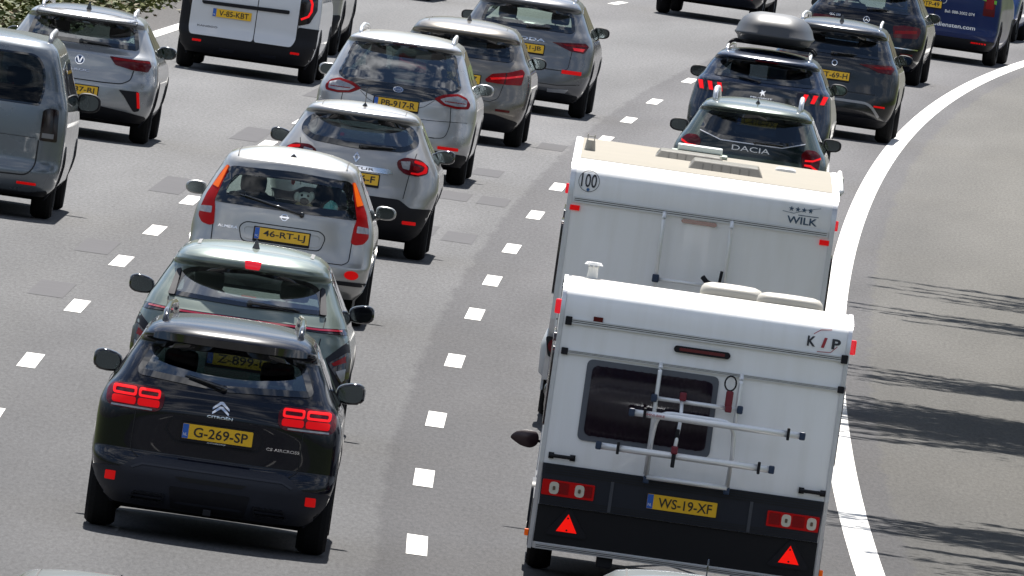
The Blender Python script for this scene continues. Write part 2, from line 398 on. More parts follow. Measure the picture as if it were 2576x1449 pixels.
# tarred-over old markings
for d, Y, l in [(-3.9, 240.5, 6), (-3.85, 264, 6), (-3.9, 218, 4), (-1.05, 237.5, 3.4), (-.6, 236.5, 3.4), (-1.0, 251, 3.2), (-.55, 251, 3.2), (-.9, 262, 3), (-1.0, 276, 3), (-.5, 277, 3), (-3.9, 205, 4), (-3.85, 287, 5)]:
    strip('road_patch', d - .17, d + .17, Y - l / 2, Y + l / 2, .003, ASPH2, 2)
# the land each side
GRASSG = mat('grass_ground', (.040, .052, .012), .95, spec=.05, noise=.45, nscale=1.5)
bm = bmesh.new(); s_ = 9000
bm.faces.new([bm.verts.new(p) for p in ((-s_, -s_, -.06), (s_, -s_, -.06), (s_, s_, -.06), (-s_, s_, -.06))])
tag(obj_bm('ground', bm, GRASSG, smooth=False), kind='structure')

# vegetation on the left verge
def attr_mat(name, cols):
    m = bpy.data.materials.new(name); m.use_nodes = True; t = m.node_tree; b = t.nodes['Principled BSDF']; b.inputs['Roughness'].default_value = .75
    a = t.nodes.new('ShaderNodeAttribute'); a.attribute_name = 'tone'; rp = t.nodes.new('ShaderNodeValToRGB')
    while len(rp.color_ramp.elements) > 1: rp.color_ramp.elements.remove(rp.color_ramp.elements[-1])
    for i, c in enumerate(cols):
        e = rp.color_ramp.elements[0] if i == 0 else rp.color_ramp.elements.new(i / (len(cols) - 1)); e.color = (*c, 1); e.position = i / (len(cols) - 1)
    t.links.new(a.outputs['Fac'], rp.inputs['Fac']); t.links.new(rp.outputs[0], b.inputs['Base Color'])
    return m
def leaf_mesh(name, P, size, m, seed, flat=.5, tall=False, tones=None):
    """P: (n,3) centres; one leaf each"""
    g = np.random.default_rng(seed); n = len(P); V = np.zeros((n * 4, 3))
    az = g.uniform(0, 2 * np.pi, n); s = size * g.uniform(.5, 1.4, n)
    a = np.stack([np.cos(az), np.sin(az), g.normal(0, .4, n)], 1)
    if tall: a = np.stack([g.normal(0, .35, n), g.normal(0, .35, n), np.ones(n)], 1)
    a /= np.linalg.norm(a, axis=1)[:, None]
    b = np.cross(a, np.stack([g.normal(0, flat, n), g.normal(0, flat, n), np.ones(n)], 1) if not tall else g.normal(0, 1, (n, 3))); b /= np.linalg.norm(b, axis=1)[:, None] + 1e-9
    a = a * s[:, None]; b = b * (s * (.12 if tall else .45))[:, None]
    V[0::4] = P - a * .5; V[1::4] = P + b * .5; V[2::4] = P + a * .5; V[3::4] = P - b * .5
    me = bpy.data.meshes.new(name); me.vertices.add(n * 4); me.vertices.foreach_set('co', V.ravel())
    me.loops.add(n * 4); me.loops.foreach_set('vertex_index', np.arange(n * 4)); me.polygons.add(n)
    me.polygons.foreach_set('loop_start', np.arange(0, n * 4, 4)); me.polygons.foreach_set('loop_total', np.full(n, 4)); me.update(calc_edges=True)
    at = me.attributes.new('tone', 'FLOAT', 'FACE'); at.data.foreach_set('value', (g.uniform(0, 1, n) if tones is None else tones).astype(np.float32))
    me.materials.append(m); return me
VEG = attr_mat('verge_foliage', [(.010, .020, .002), (.028, .048, .003), (.085, .095, .006), (.05, .038, .008), (.11, .075, .03)])
g = np.random.default_rng(3)
pts = []; tn = []
for k in range(2600):                      # clumps of herbs climbing the bank
    Y = g.uniform(283, 352); d = -8.30 - g.uniform(0, 1) ** 1.6 * 4.5 + g.normal(0, .08); c = road_pt(d, Y); hgt = .18 + .5 * min(1, (-8.45 - d) / 1.5) * g.uniform(.4, 1.3)
    n = int(g.integers(40, 90)); tone = g.choice([.15, .3, .45, .5, .75, .95], p=[.15, .25, .25, .15, .1, .1])
    q = g.normal(0, 1, (n, 3)) * np.array([.22, .45, .0]); z = g.uniform(0, 1, n) ** .7 * hgt + .25 * max(0, -8.45 - d) * .35
    pts.append(np.stack([c.x + q[:, 0], c.y + q[:, 1], z], 1)); tn.append(np.clip(tone + g.normal(0, .09, n), 0, 1))
me = leaf_mesh('verge_plants', np.concatenate(pts), .11, VEG, 5, tones=np.concatenate(tn), flat=1.2)
tag(link('verge_plants', me, None, smooth=False), 'tangle of green and straw-coloured roadside herbs on the left verge', 'vegetation', kind='stuff')
strip('verge', -14.0, -8.5, 270, 380, .012, GRASSG, 4, 3)

# seams and cracks that run with the road
TAR = mat('crack_filler', (.018, .017, .018), .9, spec=.03)
def crack(d, Y0, Y1, wob, seed, wd=.018, z=.0045):
    g = np.random.default_rng(seed); ys = np.arange(Y0, Y1, .7); k = np.cumsum(g.normal(0, wob, len(ys))); k -= np.linspace(0, k[-1], len(ys)); V = []; F = []
    for i, y in enumerate(ys):
        w_ = wd * g.uniform(.15, 1.2); a = road_pt(d + k[i] - w_ / 2, y, z); b = road_pt(d + k[i] + w_ / 2, y, z); V += [a, b]
        if i and g.random() > .22: F.append((2 * i - 2, 2 * i - 1, 2 * i + 1, 2 * i))
    me = bpy.data.meshes.new('road_crack'); me.from_pydata(V, [], F); tag(link('road_crack', me, TAR, smooth=False), kind='structure')
# trees to the right of the hard shoulder
LEAF = attr_mat('tree_leaves', [(.03, .055, .015), (.06, .10, .025), (.10, .14, .04)])
BARK = mat('bark', (.12, .09, .065), .9, noise=.4, nscale=5, bump=.6, bscale=8)
def tree(name, x, y, hgt, rx, ry, seed, label, z0=4.0, dens=1.0, wisps=8):
    g = np.random.default_rng(seed); zc = (z0 + hgt) / 2; rz = (hgt - z0) / 2
    root = empty(name, (x, y, -.05), 0, label, 'tree', 'trees beyond the hard shoulder')
    bm = bmesh.new(); tube(bm, [(0, 0, 0), (.05, .05, hgt * .3), (-.1, -.05, hgt * .6), (0, 0, hgt * .88)], [.28, .22, .13, .04], 9)
    cl = []
    for k in range(int(34 * dens)):
        v = g.normal(0, 1, 3); v /= np.linalg.norm(v); q = g.uniform(.35, .92); c = np.array([v[0] * rx * q, v[1] * ry * q, zc + v[2] * rz * q]); cl.append((c, g.uniform(.55, 1.15)))
        if k % 2 == 0: tube(bm, [(0, 0, max(2, c[2] * .62)), (c[0] * .5, c[1] * .5, c[2] * .9), tuple(c)], [.08, .05, .015], 6)
    for k in range(wisps):                 # long thin outer branches reaching over the shoulder
        a = math.pi + g.uniform(-.9, .9); h0 = g.uniform(z0 + .8, hgt * .75); p0 = Vector((0, 0, h0)); p2 = Vector((math.cos(a) * rx * 1.18, math.sin(a) * ry * 1.1, h0 + g.uniform(-.3, 1.5)))
        tube(bm, [p0, p0.lerp(p2, .5) + Vector((0, 0, .4)), p2], [.07, .04, .012], 6)
        for t in np.linspace(.55, 1.0, 6): cl.append((np.array(p0.lerp(p2, float(t))), .40 * (1.5 - t)))
    obj_bm('trunk', bm, BARK, root)
    P = np.concatenate([g.normal(0, .55, (int(620 * s * s), 3)) * s + c for c, s in cl])
    link('crown', leaf_mesh('crown', P[P[:, 2] > 3.3], .19, LEAF, seed + 1), None, root, False)
tree('roadside_tree', 7.0, 206.6, 13.5, 4.8, 5.5, 11, 'leafy tree on the right verge casting the broad solid shadow over the shoulder', dens=3.0, wisps=12)
tree('roadside_tree', 9.4, 246.0, 12.5, 4.8, 2.8, 12, 'leafy tree furthest along the right verge with thin branch shadows', dens=1.2)
tree('roadside_tree', 9.2, 236.6, 12.5, 4.8, 2.8, 13, 'leafy tree on the right verge, second from the far end', dens=1.3)
tree('roadside_tree', 8.2, 218.0, 12.5, 4.5, 3.0, 14, 'leafy tree on the right verge just past the broad-shadow tree', dens=1.4)
tree('roadside_tree', 7.4, 184.2, 13, 4.4, 2.6, 15, 'leafy tree on the right verge beside the rear caravan, streaky shadow', dens=1.4)
tree('roadside_tree', 8.0, 177.8, 12.5, 4.3, 2.2, 16, 'leafy tree nearest the camera on the right verge', dens=1.2)

# ------------------------------------------------------------------ vehicles
class Body:
    """car skin lofted from plan outlines at rising heights; y runs forward from the rear bumper"""
    def __init__(s, L, prof, front, crown=.03, cf=.75, nf=2.6):
        zs = [p[0] for p in prof]; s.L = L
        s.w = pchip(zs, [p[1] for p in prof]); s.yr = pchip(zs, [p[2] for p in prof]); s.cr = pchip(zs, [p[3] for p in prof]); s.n = pchip(zs, [p[4] for p in prof])
        s.yf = pchip([p[0] for p in front], [p[1] for p in front]); s.cf = cf; s.nf = nf
        s.z0, s.z1 = zs[0], zs[-1]; s.crown = crown; s.zs = zs
        s.rear = Surf(s._rear, (0, -1, 0)); s.side_r = Surf(lambda y, z: s._side(y, z, 1), (1, 0, 0)); s.side_l = Surf(lambda y, z: s._side(y, z, -1), (-1, 0, 0)); s.frontS = Surf(s._front, (0, 1, .3)); s.roofS = Surf(s._roof, (0, 0, 1))
    def _rear(s, x, z):
        w = s.w(z); x = max(-w * .995, min(w * .995, x)); n = s.n(z)
        return Vector((x, s.yr(z) + s.cr(z) * (1 - max(0, 1 - abs(x / w) ** n) ** (1 / n)), z))
    def _front(s, x, z):
        w = s.w(z); x = max(-w * .99, min(w * .99, x)); n = s.nf
        return Vector((x, s.yf(z) - s.cf * (1 - max(0, 1 - abs(x / w) ** n) ** (1 / n)), z))
    def _side(s, y, z, sg):
        w = s.w(z); yr = s.yr(z); c = s.cr(z); n = s.n(z); yf = s.yf(z)
        if y < yr + c: t = max(0, min(1, 1 - (y - yr) / c)); w *= max(0, 1 - t ** n) ** (1 / n)
        elif y > yf - s.cf: t = max(0, min(1, 1 - (yf - y) / s.cf)); w *= max(0, 1 - t ** s.nf) ** (1 / s.nf)
        return Vector((sg * w, y, z))
    def _roof(s, x, y):
        a = s.yr(s.z1); b = s.yf(s.z1); m = (a + b) / 2; lo, hi = .02, 1.3
        for _ in range(14):
            r_ = (lo + hi) / 2; yy = m + (y - m) / r_
            if a < yy < b and abs(x) / r_ < s._side(yy, s.z1, 1).x: hi = r_
            else: lo = r_
        rho = hi
        return Vector((x, y, s.z1 + s.crown * (1 - rho ** 2.4)))
    def outline(s, z, q):
        n1, n2, n3 = q; w, yr, c, n, yf = s.w(z), s.yr(z), s.cr(z), s.n(z), s.yf(z); h = []
        for i in range(n1 + 1):
            t = i / n1 * math.pi / 2; h.append((w * math.sin(t) ** (2 / n), yr + c * (1 - math.cos(t) ** (2 / n))))
        ya, yb = yr + c, yf - s.cf
        for i in range(1, n2): h.append((w, ya + (yb - ya) * i / n2))
        for i in range(n3 + 1):
            t = (1 - i / n3) * math.pi / 2; h.append((w * math.sin(t) ** (2 / s.nf), yf - s.cf * (1 - math.cos(t) ** (2 / s.nf))))
        return h + [(-x, y) for x, y in h[-2:0:-1]]
    def mesh(s, name, m, parent, rear_holes=(), side_holes=(), front_holes=(), arches=(), q=(22, 34, 14), dz=.032, m2=None, split=None):
        zs = list(np.arange(s.z0, s.z1, dz)) + [s.z1]; zs = sorted(set([round(float(z), 4) for z in zs] + [round(z, 4) for z in s.zs]))
        zz = [zs[0]]
        for z in zs[1:]:
            if z - zz[-1] > .006: zz.append(z)
        V = []; N = None; F = []
        for z in zz:
            o = s.outline(z, q); N = len(o); V += [(x, y, z) for x, y in o]
        top = s.outline(zz[-1], q); my = (s.yr(s.z1) + s.yf(s.z1)) / 2; K = 9
        for k in range(1, K):
            rho = 1 - k / K; zt = s.z1 + s.crown * (1 - rho ** 2.4); V += [(x * rho, my + (y - my) * rho, zt) for x, y in top]
        V.append((0, my, s.z1 + s.crown)); rows = len(zz) + K - 1
        for r in range(rows - 1):
            for k in range(N): a = r * N + k; b = r * N + (k + 1) % N; F.append((a, b, b + N, a + N))
        for k in range(N): F.append(((rows - 1) * N + k, (rows - 1) * N + (k + 1) % N, len(V) - 1))
        F4 = np.array([f if len(f) == 4 else (*f, f[-1]) for f in F]); P = np.array(V)[F4].mean(1)
        kill = np.zeros(len(F), bool); body = np.arange(len(F)) < (len(zz) - 1) * N
        for h in rear_holes: kill |= inside(P[:, [0, 2]], h) & (P[:, 1] < s.L * .4) & body
        for h in front_holes: kill |= inside(P[:, [0, 2]], h) & (P[:, 1] > s.L * .42) & body & (np.abs(P[:, 0]) < 2)
        for h in side_holes: kill |= inside(P[:, [1, 2]], h) & (np.abs(P[:, 0]) > .42) & body
        for yc, zc_, ra in arches: kill |= ((P[:, 1] - yc) ** 2 + (P[:, 2] - zc_) ** 2 < ra ** 2) & (np.abs(P[:, 0]) > .45)
        F = [f for f, k in zip(F, kill) if not k]
        me = bpy.data.meshes.new(name); me.from_pydata(V, [], F)
        bm = bmesh.new(); bm.from_mesh(me)
        for v in [v for v in bm.verts if not v.link_faces]: bm.verts.remove(v)
        bmesh.ops.recalc_face_normals(bm, faces=bm.faces); bm.to_mesh(me); bm.free()
        return link(name, me, m, parent)
_wheel = {}
def wheels(root, B, ys, r, tw, outer, m=RIM):
    for y in ys:
        for sg in (1, -1):
            key = (r, tw)
            if key not in _wheel:
                bm = bmesh.new(); prof = [(r * .62, -tw / 2 + .01), (r * .7, -tw / 2), (r * .9, -tw / 2 - .004), (r * .965, -tw / 2 + .02), (r, -tw / 2 + .055), (r * 1.002, 0), (r, tw / 2 - .055), (r * .965, tw / 2 - .02), (r * .9, tw / 2 + .004), (r * .7, tw / 2), (r * .62, tw / 2 - .01)]
                S = 36; rg = []
                for k in range(S):
                    a = 2 * math.pi * k / S; rg.append([bm.verts.new((x, math.cos(a) * q, math.sin(a) * q)) for q, x in prof])
                for k in range(S):
                    for j in range(len(prof) - 1): bm.faces.new((rg[k][j], rg[k][j + 1], rg[(k + 1) % S][j + 1], rg[(k + 1) % S][j]))
                bmesh.ops.recalc_face_normals(bm, faces=bm.faces); t = bpy.data.meshes.new('tyre'); bm.to_mesh(t); bm.free(); t.materials.append(RUBBER)
                bm = bmesh.new(); S = 30
                def disc(x, r0, r1):
                    a_ = [bm.verts.new((x, math.cos(2 * math.pi * k / S) * r0, math.sin(2 * math.pi * k / S) * r0)) for k in range(S)]; b_ = [bm.verts.new((x, math.cos(2 * math.pi * k / S) * r1, math.sin(2 * math.pi * k / S) * r1)) for k in range(S)]
                    for k in range(S): bm.faces.new((a_[k], a_[(k + 1) % S], b_[(k + 1) % S], b_[k]))
                    return a_, b_
                disc(tw / 2 - .02, r * .56, r * .64)
                a_ = [bm.verts.new((tw / 2 - .02, math.cos(2 * math.pi * k / S) * r * .56, math.sin(2 * math.pi * k / S) * r * .56)) for k in range(S)]
                b_ = [bm.verts.new((-tw / 2 + .03, math.cos(2 * math.pi * k / S) * r * .56, math.sin(2 * math.pi * k / S) * r * .56)) for k in range(S)]
                for k in range(S): bm.faces.new((a_[k], a_[(k + 1) % S], b_[(k + 1) % S], b_[k]))
                disc(-tw / 2 + .05, .0001, r * .56)
                for k in range(5):
                    for e in (-.13, .13):
                        a = 2 * math.pi * k / 5 + e; M = Matrix.Rotation(a, 4, 'X') @ Matrix.Translation((tw / 2 - .045, r * .33, 0)) @ Matrix.Diagonal((.03, r * .52, .028, 1)); bmesh.ops.create_cube(bm, size=1, matrix=M)
                M = Matrix.Translation((tw / 2 - .05, 0, 0)) @ Matrix.Rotation(R(90), 4, 'Y'); bmesh.ops.create_cone(bm, cap_ends=True, segments=20, radius1=.08, radius2=.06, depth=.05, matrix=M)
                bmesh.ops.recalc_face_normals(bm, faces=bm.faces); q = bpy.data.meshes.new('wheel'); bm.to_mesh(q); bm.free(); q.materials.append(m)
                _wheel[key] = (q, t)
            q, t = _wheel[key]
            o = bpy.data.objects.new('wheel', q); C.objects.link(o); o.parent = root; o.location = (sg * (outer - tw / 2), y, r); o.rotation_euler = (0, 0, 0 if sg > 0 else math.pi)
            u = bpy.data.objects.new('tyre', t); C.objects.link(u); u.parent = o
def mirrors(root, x, y, z, m, w=.21, h=.15, xb=.80, sides=(1, -1), style=0):
    for sg in sides:
        bm = bmesh.new(); n = 20; out = []
        for k in range(n):          # rounded outline, lower outer corner swept up
            a = 2 * math.pi * k / n; cx_, cz_ = math.cos(a), math.sin(a); e = 2 / 3.4
            px = abs(cx_) ** e * math.copysign(1, cx_) * w / 2; pz = abs(cz_) ** e * math.copysign(1, cz_) * h / 2
            if style == 1: pz += .20 * px * (1 if pz > 0 else -.2); 
            pz *= 1 - .28 * max(0, px / (w / 2)) ** 2; out.append((px, pz))
        rings = []
        for sc, dy in ((.90, -.002), (1, .01), (1.04, .05), (.93, .10), (.6, .14), (.15, .155)):
            rings.append([bm.verts.new((sg * (x + px * sc), y + dy, z + pz * sc)) for px, pz in out])
        for i in range(len(rings) - 1):
            for k in range(n): bm.faces.new((rings[i][k], rings[i][(k + 1) % n], rings[i + 1][(k + 1) % n], rings[i + 1][k]))
        bm.faces.new(rings[-1]); bm.faces.new(rings[0])
        tube(bm, [(sg * (x - w * .4), y + .07, z - h * .35), (sg * (x - w * .62), y + .08, z - h * .5), (sg * xb, y + .09, z - h * .62)], [.03, .026, .032], 8)
        o = obj_bm('side_mirror', bm, m, root)
        bm = bmesh.new(); f = bm.faces.new([bm.verts.new((sg * (x + px * .84), y - .006, z + pz * .82)) for px, pz in out])
        obj_bm('mirror_glass', bm, MIRG, o, False)
def rails(root, pts, r, m):
    for sg in (1, -1): mtube('roof_rail', arcpts([(sg * x, y, z) for x, y, z in pts], .12), r, m, root, 10, 1.15)
def plate(root, surf, txt, x, z, w=.52, h=.11, dy=.012, frame=True, tx=0, tw=.40, bold=.012, m=None):
    p0 = surf(x, z); e = surf(x, z + h / 2) - surf(x, z - h / 2); up = e.normalized()
    up = Vector((0, up.y, up.z)).normalized(); nrm = Vector((0, -up.z, up.y)); yb = min(surf(x - w / 2, z).y, surf(x + w / 2, z).y, p0.y)
    S = Surf(lambda u, v: Vector((u, p0.y, z)) + up * (v - z) + nrm * dy, (0, -1, 0))
    o = patch('number_plate', S, [(x - w / 2, z - h / 2), (x + w / 2, z - h / 2), (x + w / 2, z + h / 2), (x - w / 2, z + h / 2)], m or PLATEY, root, .004, .006, .3, r=.008)
    if frame: patch('plate_holder', S, [(x - w / 2 - .012, z - h / 2 - .022), (x + w / 2 + .012, z - h / 2 - .022), (x + w / 2 + .012, z + h / 2 + .010), (x - w / 2 - .012, z + h / 2 + .010)], BLACKP, o, 0, .02, .3, r=.008)
    patch('country_band', S, [(x - w / 2 + .001, z - h / 2 + .002), (x - w / 2 + .045, z - h / 2 + .002), (x - w / 2 + .045, z + h / 2 - .002), (x - w / 2 + .001, z + h / 2 - .002)], PLATEB, o, .0055, .002, .3)
    text_on('country_code', 'NL', S, x - w / 2 + .023, z - h * .22, .028, .022, WHITEL, o, .0075)
    text_on('plate_characters', txt, S, x + .024 + tx, z, tw, .074, INK, o, .0065, bold)
    return o
def mirror_poly(p): return [(-x, z) for x, z in p][::-1]
def seats(root, yf_, zb, xs=(-.36, .36), rear=True, m=INTER, wr=.0, y2=None, tops=.60):
    for x in xs:
        bm = bmesh.new(); box(bm, (x, yf_, zb + .22), (.46, .13, .62), 0, R(-10)); o = obj_bm('seat', bm, m, root, True, .05)
        bm = bmesh.new(); box(bm, (x, yf_ - .12, zb + .63), (.25, .10, .17)); obj_bm('headrest', bm, m, o, True, .045)
        mtube('headrest_posts', [(x - .06, yf_ - .11, zb + .5), (x - .06, yf_ - .12, zb + .6)], .008, CHROME, o, 6)
    if rear:
        y2 = y2 or yf_ - .95
        bm = bmesh.new(); box(bm, (0, y2, zb + .12), (1.22, .12, .44), 0, R(-12)); o = obj_bm('rear_bench', bm, m, root, True, .05)
        for x in (-.42, .42):
            bm = bmesh.new(); box(bm, (x, y2 - .08, zb + .40), (.24, .09, .13)); obj_bm('headrest', bm, m, o, True, .04)
def person(x, y, z, root_loc, rz, col, label, hair=(.03, .02, .015)):
    """seated adult: head, neck and torso grown as one skin"""
    nodes = [((0, 0, 0), .155), ((0, -.02, .22), .165), ((0, -.04, .42), .15), ((0, -.02, .52), .062), ((0, .0, .60), .07), ((0, .005, .69), .088), ((0, 0, .77), .07)]
    edges = [(i, i + 1) for i in range(6)]
    for sg in (1, -1):
        b = len(nodes); nodes += [((sg * .17, -.03, .43), .07), ((sg * .23, .08, .22), .045), ((sg * .20, .32, .17), .036), ((sg * .18, .42, .22), .03)]; edges += [(2, b), (b, b + 1), (b + 1, b + 2), (b + 2, b + 3)]
        b = len(nodes); nodes += [((sg * .11, .18, -.03), .09), ((sg * .13, .48, .0), .075)]; edges += [(0, b), (b, b + 1)]
    me = bpy.data.meshes.new('person'); me.from_pydata([n[0] for n in nodes], edges, [])
    o = bpy.data.objects.new('person', me); C.objects.link(o)
    md = o.modifiers.new('s', 'SKIN'); md.use_smooth_shade = True; o.modifiers.new('u', 'SUBSURF').levels = 1; o.modifiers['u'].render_levels = 1
    for i, n in enumerate(nodes): me.skin_vertices[0].data[i].radius = (n[1], n[1] * .85)
    me.skin_vertices[0].data[0].use_root = True
    M = Matrix.Translation(root_loc) @ Matrix.Rotation(rz, 4, 'Z'); o.location = M @ Vector((x, y, z)); o.rotation_euler = (0, 0, rz)
    me.materials.append(mat('clothing_' + label[:6].replace(' ', '_'), col, .8)); tag(o, label, 'person', 'people inside the cars')
    bm = bmesh.new(); bmesh.ops.create_uvsphere(bm, u_segments=16, v_segments=10, radius=.098, matrix=Matrix.Translation((0, -.02, .715)) @ Matrix.Diagonal((.92, 1.0, 1.05, 1)))
    obj_bm('hair', bm, mat('dark_hair', hair, .6), o)
    bm = bmesh.new(); bmesh.ops.create_uvsphere(bm, u_segments=14, v_segments=8, radius=.086, matrix=Matrix.Translation((0, .03, .675)) @ Matrix.Diagonal((.88, .9, 1.2, 1)))
    for sg in (1, -1): bmesh.ops.create_uvsphere(bm, u_segments=8, v_segments=6, radius=.02, matrix=Matrix.Translation((sg * .085, 0, .68)) @ Matrix.Diagonal((.5, 1, 1.5, 1)))
    bmesh.ops.create_uvsphere(bm, u_segments=8, v_segments=6, radius=.016, matrix=Matrix.Translation((0, .11, .67)))
    obj_bm('face', bm, mat('skin', (.5, .28, .2), .5), o)
    return o
def car(name, X, Y, psi, label, L, prof, m, front=None, win=None, win_in=.045, glassm=None, hole=True, crown=.03, belt=1.0, wr=.34, tw=.215, wy=None, wout=None,
        mir=None, mirm=None, mstyle=0, mw=.21, mh=.15, side=True, interior=True, cat='car', q=(22, 30, 12), dz=.032, sidetop=None, group='cars and vans driving away on the motorway', ydlo=None, archm=None, wsz=None, seatm=INTER, cf=.75, rearq=None, gside=None, wr_r=.06):
    root = empty(name, (X, Y, 0), -psi, label, cat, group)
    if front is None: front = [(prof[0][0], L - .12), (.45, L), (.70, L - .02), (.86, L - .22), (belt - .02, L - 1.05), (belt + .04, L - 1.18), (prof[-1][0], L - 1.95)]
    B = Body(L, prof, front, crown, cf); B.root = root; B.X, B.Y, B.psi = X, Y, psi
    wy = wy or (.92, L - .92); arches = [(y, wr, wr + .045) for y in wy]
    zt = sidetop or (B.z1 - .10)
    fy = B.yf
    d0 = ydlo or .62
    sw = []
    if side:
        ya = fy(belt) - .30; yb = fy(zt) - .12
        def lx(z): return ya + (yb - ya) * (z - belt) / (zt - belt)
        m1 = d0 + (ya - d0) * .40; m2 = d0 + (ya - d0) * .70
        sw = [[(m2 + .035, belt), (lx(belt) - .0, belt), (lx(zt), zt), (m2 + .035 - .06, zt)], [(m1 - .2, belt + .01), (m2 - .035, belt), (m2 - .095, zt), (m1 - .22, zt - .01)], [(d0 + .1, belt + .06), (m1 - .26, belt + .01), (m1 - .28, zt - .02), (d0 + .26, zt - .06)]]
        sw = [fillet(p, .04) for p in sw]
    wz = wsz or (belt + .05, B.z1 - .06)
    fw = [(-B.w(wz[0]) * .86, wz[0]), (B.w(wz[0]) * .86, wz[0]), (B.w(wz[1]) * .88, wz[1]), (-B.w(wz[1]) * .88, wz[1])]
    fw = fillet(fw, .06)
    rh = []
    if win:
        wo = fillet(win, wr_r); wi = fillet(shrink(win, win_in), wr_r)
        if hole: rh = [fillet(shrink(win, min(.03, win_in * .6)), wr_r)]
    B.mesh('body', m, root, rh, [shrink(p, .004) for p in sw], [shrink(fw, .0)], arches, q, dz)
    if win:
        fr = patch('window_trim', B.rear, wo, FRIT, root, .006, .012, .05, holes=[wi])
        patch('rear_window', B.rear, wi, glassm or GL, root, .005, 0, .05)
    for sg, S in ((1, B.side_r), (-1, B.side_l)):
        for p in sw:
            patch('side_window', S, p, gside or glassm or GL, root, .004, 0, .10)
            patch('window_seal', S, fillet(shrink(p, -.022), .03), GLOSSB, root, .004, .008, .12, holes=[shrink(p, .012)])
        for y, zc_, ra in arches:
            a0 = -.35; n = 18; o_ = [(y + (ra + .035) * math.cos(a0 + (math.pi - 2 * a0) * k / n), zc_ + (ra + .035) * math.sin(a0 + (math.pi - 2 * a0) * k / n)) for k in range(n + 1)]
            i_ = [(y + (ra - .03) * math.cos(a0 + (math.pi - 2 * a0) * k / n), zc_ + (ra - .03) * math.sin(a0 + (math.pi - 2 * a0) * k / n)) for k in range(n, -1, -1)]
            patch('wheel_arch', S, o_ + i_, archm or CLAD, root, .006, .02, .12)
    patch('windscreen', B.frontS, fw, GLC, root, .004, 0, .12)
    wheels(root, B, wy, wr, tw, wout or B.w(.5) - .02)
    # underside, axle and cabin floor
    zb = max(.2, prof[0][0] - .02); ww = B.w(.5) - .25
    bm = bmesh.new(); box(bm, (0, L / 2, zb + .17), (ww * 2, L - .9, .26)); box(bm, (0, wy[0], zb + .02), (B.w(.5) * 1.7, .14, .12)); box(bm, (0, .42, zb + .10), (1.05, .35, .18)); box(bm, (.3, wy[0] - .35, zb + .06), (.4, .25, .14))
    obj_bm('underbody', bm, BLACKP, root, False, .03)
    bm = bmesh.new(); box(bm, (0, (wy[0] + wy[1]) / 2, .52), (B.w(.6) * 1.8, wy[1] - wy[0] - .8, .06)); obj_bm('cabin_floor', bm, INTER, root, False, .01)
    if interior:
        yb2 = B.yr(belt) + .22
        bm = bmesh.new(); box(bm, (0, yb2 + .28, belt - .07), (B.w(belt) * 1.62, .62, .025)); obj_bm('parcel_shelf', bm, INTER, root, False, .008)
        bm = bmesh.new(); box(bm, (0, L - 1.62, belt - .12), (B.w(belt) * 1.7, .5, .24)); obj_bm('dashboard', bm, INTER, root, True, .06)
        seats(root, L - 2.45, belt - .42, m=seatm)
        mtube('steering_wheel', [(-.36 + .17 * math.cos(a), L - 1.98 + .05 * math.sin(a), belt - .02 + .17 * math.sin(a)) for a in np.linspace(0, 2 * math.pi, 17)], .014, INTER, root, 6)
        mbox('interior_mirror', (0, fy(B.z1 - .1) - .12, B.z1 - .12), (.22, .03, .065), INTER, root, .02)
    if mir: mirrors(root, mir[0], mir[1], mir[2], mirm or m, mw, mh, B.w(belt) - .04, style=mstyle)
    return root, B
def lamp(B, name, poly, m, parts=(), r=.02, both=True, off=.008, thick=.02):
    out = []
    for sg in ((1, -1) if both else (1,)):
        P = poly if sg > 0 else mirror_poly(poly)
        o = patch(name, B.rear, P, m, B.root, off, thick, .035, r=r); out.append(o)
        for nm, pp, mm, rr in parts:
            patch(nm, B.rear, pp if sg > 0 else mirror_poly(pp), mm, o, off + .004, .006, .03, r=rr)
    return out
def refls(B, x0, x1, z0, z1, m=None, skew=0):
    for sg in (1, -1):
        p = [(x0, z0), (x1, z0 + skew), (x1, z1 + skew), (x0, z1)]
        patch('rear_reflector', B.rear, p if sg > 0 else mirror_poly(p), m or REFL, B.root, .012, .012, .05, r=.008)
def wiper(B, x0, z0, x1, z1, park=None):
    a, b = B.rear(x0, z0), B.rear(x1, z1); n = Vector((0, -.9, .35)) * .03
    bm = bmesh.new(); tube(bm, [a + n * .6, a + n * 1.3, b + n], [.018, .014, .008], 8); tube(bm, [a.lerp(b, .22) + n * .45, b.lerp(a, -.1) + n * .45], [.009, .006], 6)
    bmesh.ops.create_uvsphere(bm, u_segments=12, v_segments=8, radius=.026, matrix=Matrix.Translation(a + n * .6)); return obj_bm('rear_wiper', bm, GLOSSB, B.root)
def fin(B, y, x=0, h=.065, m=GLOSSB, z=None):
    z = z if z is not None else B._roof(x, y).z; bm = bmesh.new()
    for k, (l, w_) in enumerate(((1, 1),)):
        v = [bm.verts.new(p) for p in ((x - .035, y - .06, z - .01), (x + .035, y - .06, z - .01), (x + .02, y + .14, z - .01), (x - .02, y + .14, z - .01), (x - .004, y - .05, z + h), (x + .004, y - .05, z + h), (x + .006, y, z + h * .8), (x - .006, y, z + h * .8))]
        for f in ((0, 1, 5, 4), (1, 2, 6, 5), (2, 3, 7, 6), (3, 0, 4, 7), (4, 5, 6, 7)): bm.faces.new([v[i] for i in f])
    return obj_bm('roof_antenna', bm, m, B.root, False, .004)
def rod(B, y, x=0, h=.2, lean=.12):
    z = B._roof(x, y).z; bm = bmesh.new(); tube(bm, [(x, y, z - .01), (x, y, z + .03)], [.035, .012], 10); tube(bm, [(x, y, z + .02), (x, y - lean, z + h)], [.006, .004], 6); return obj_bm('roof_antenna', bm, GLOSSB, B.root)
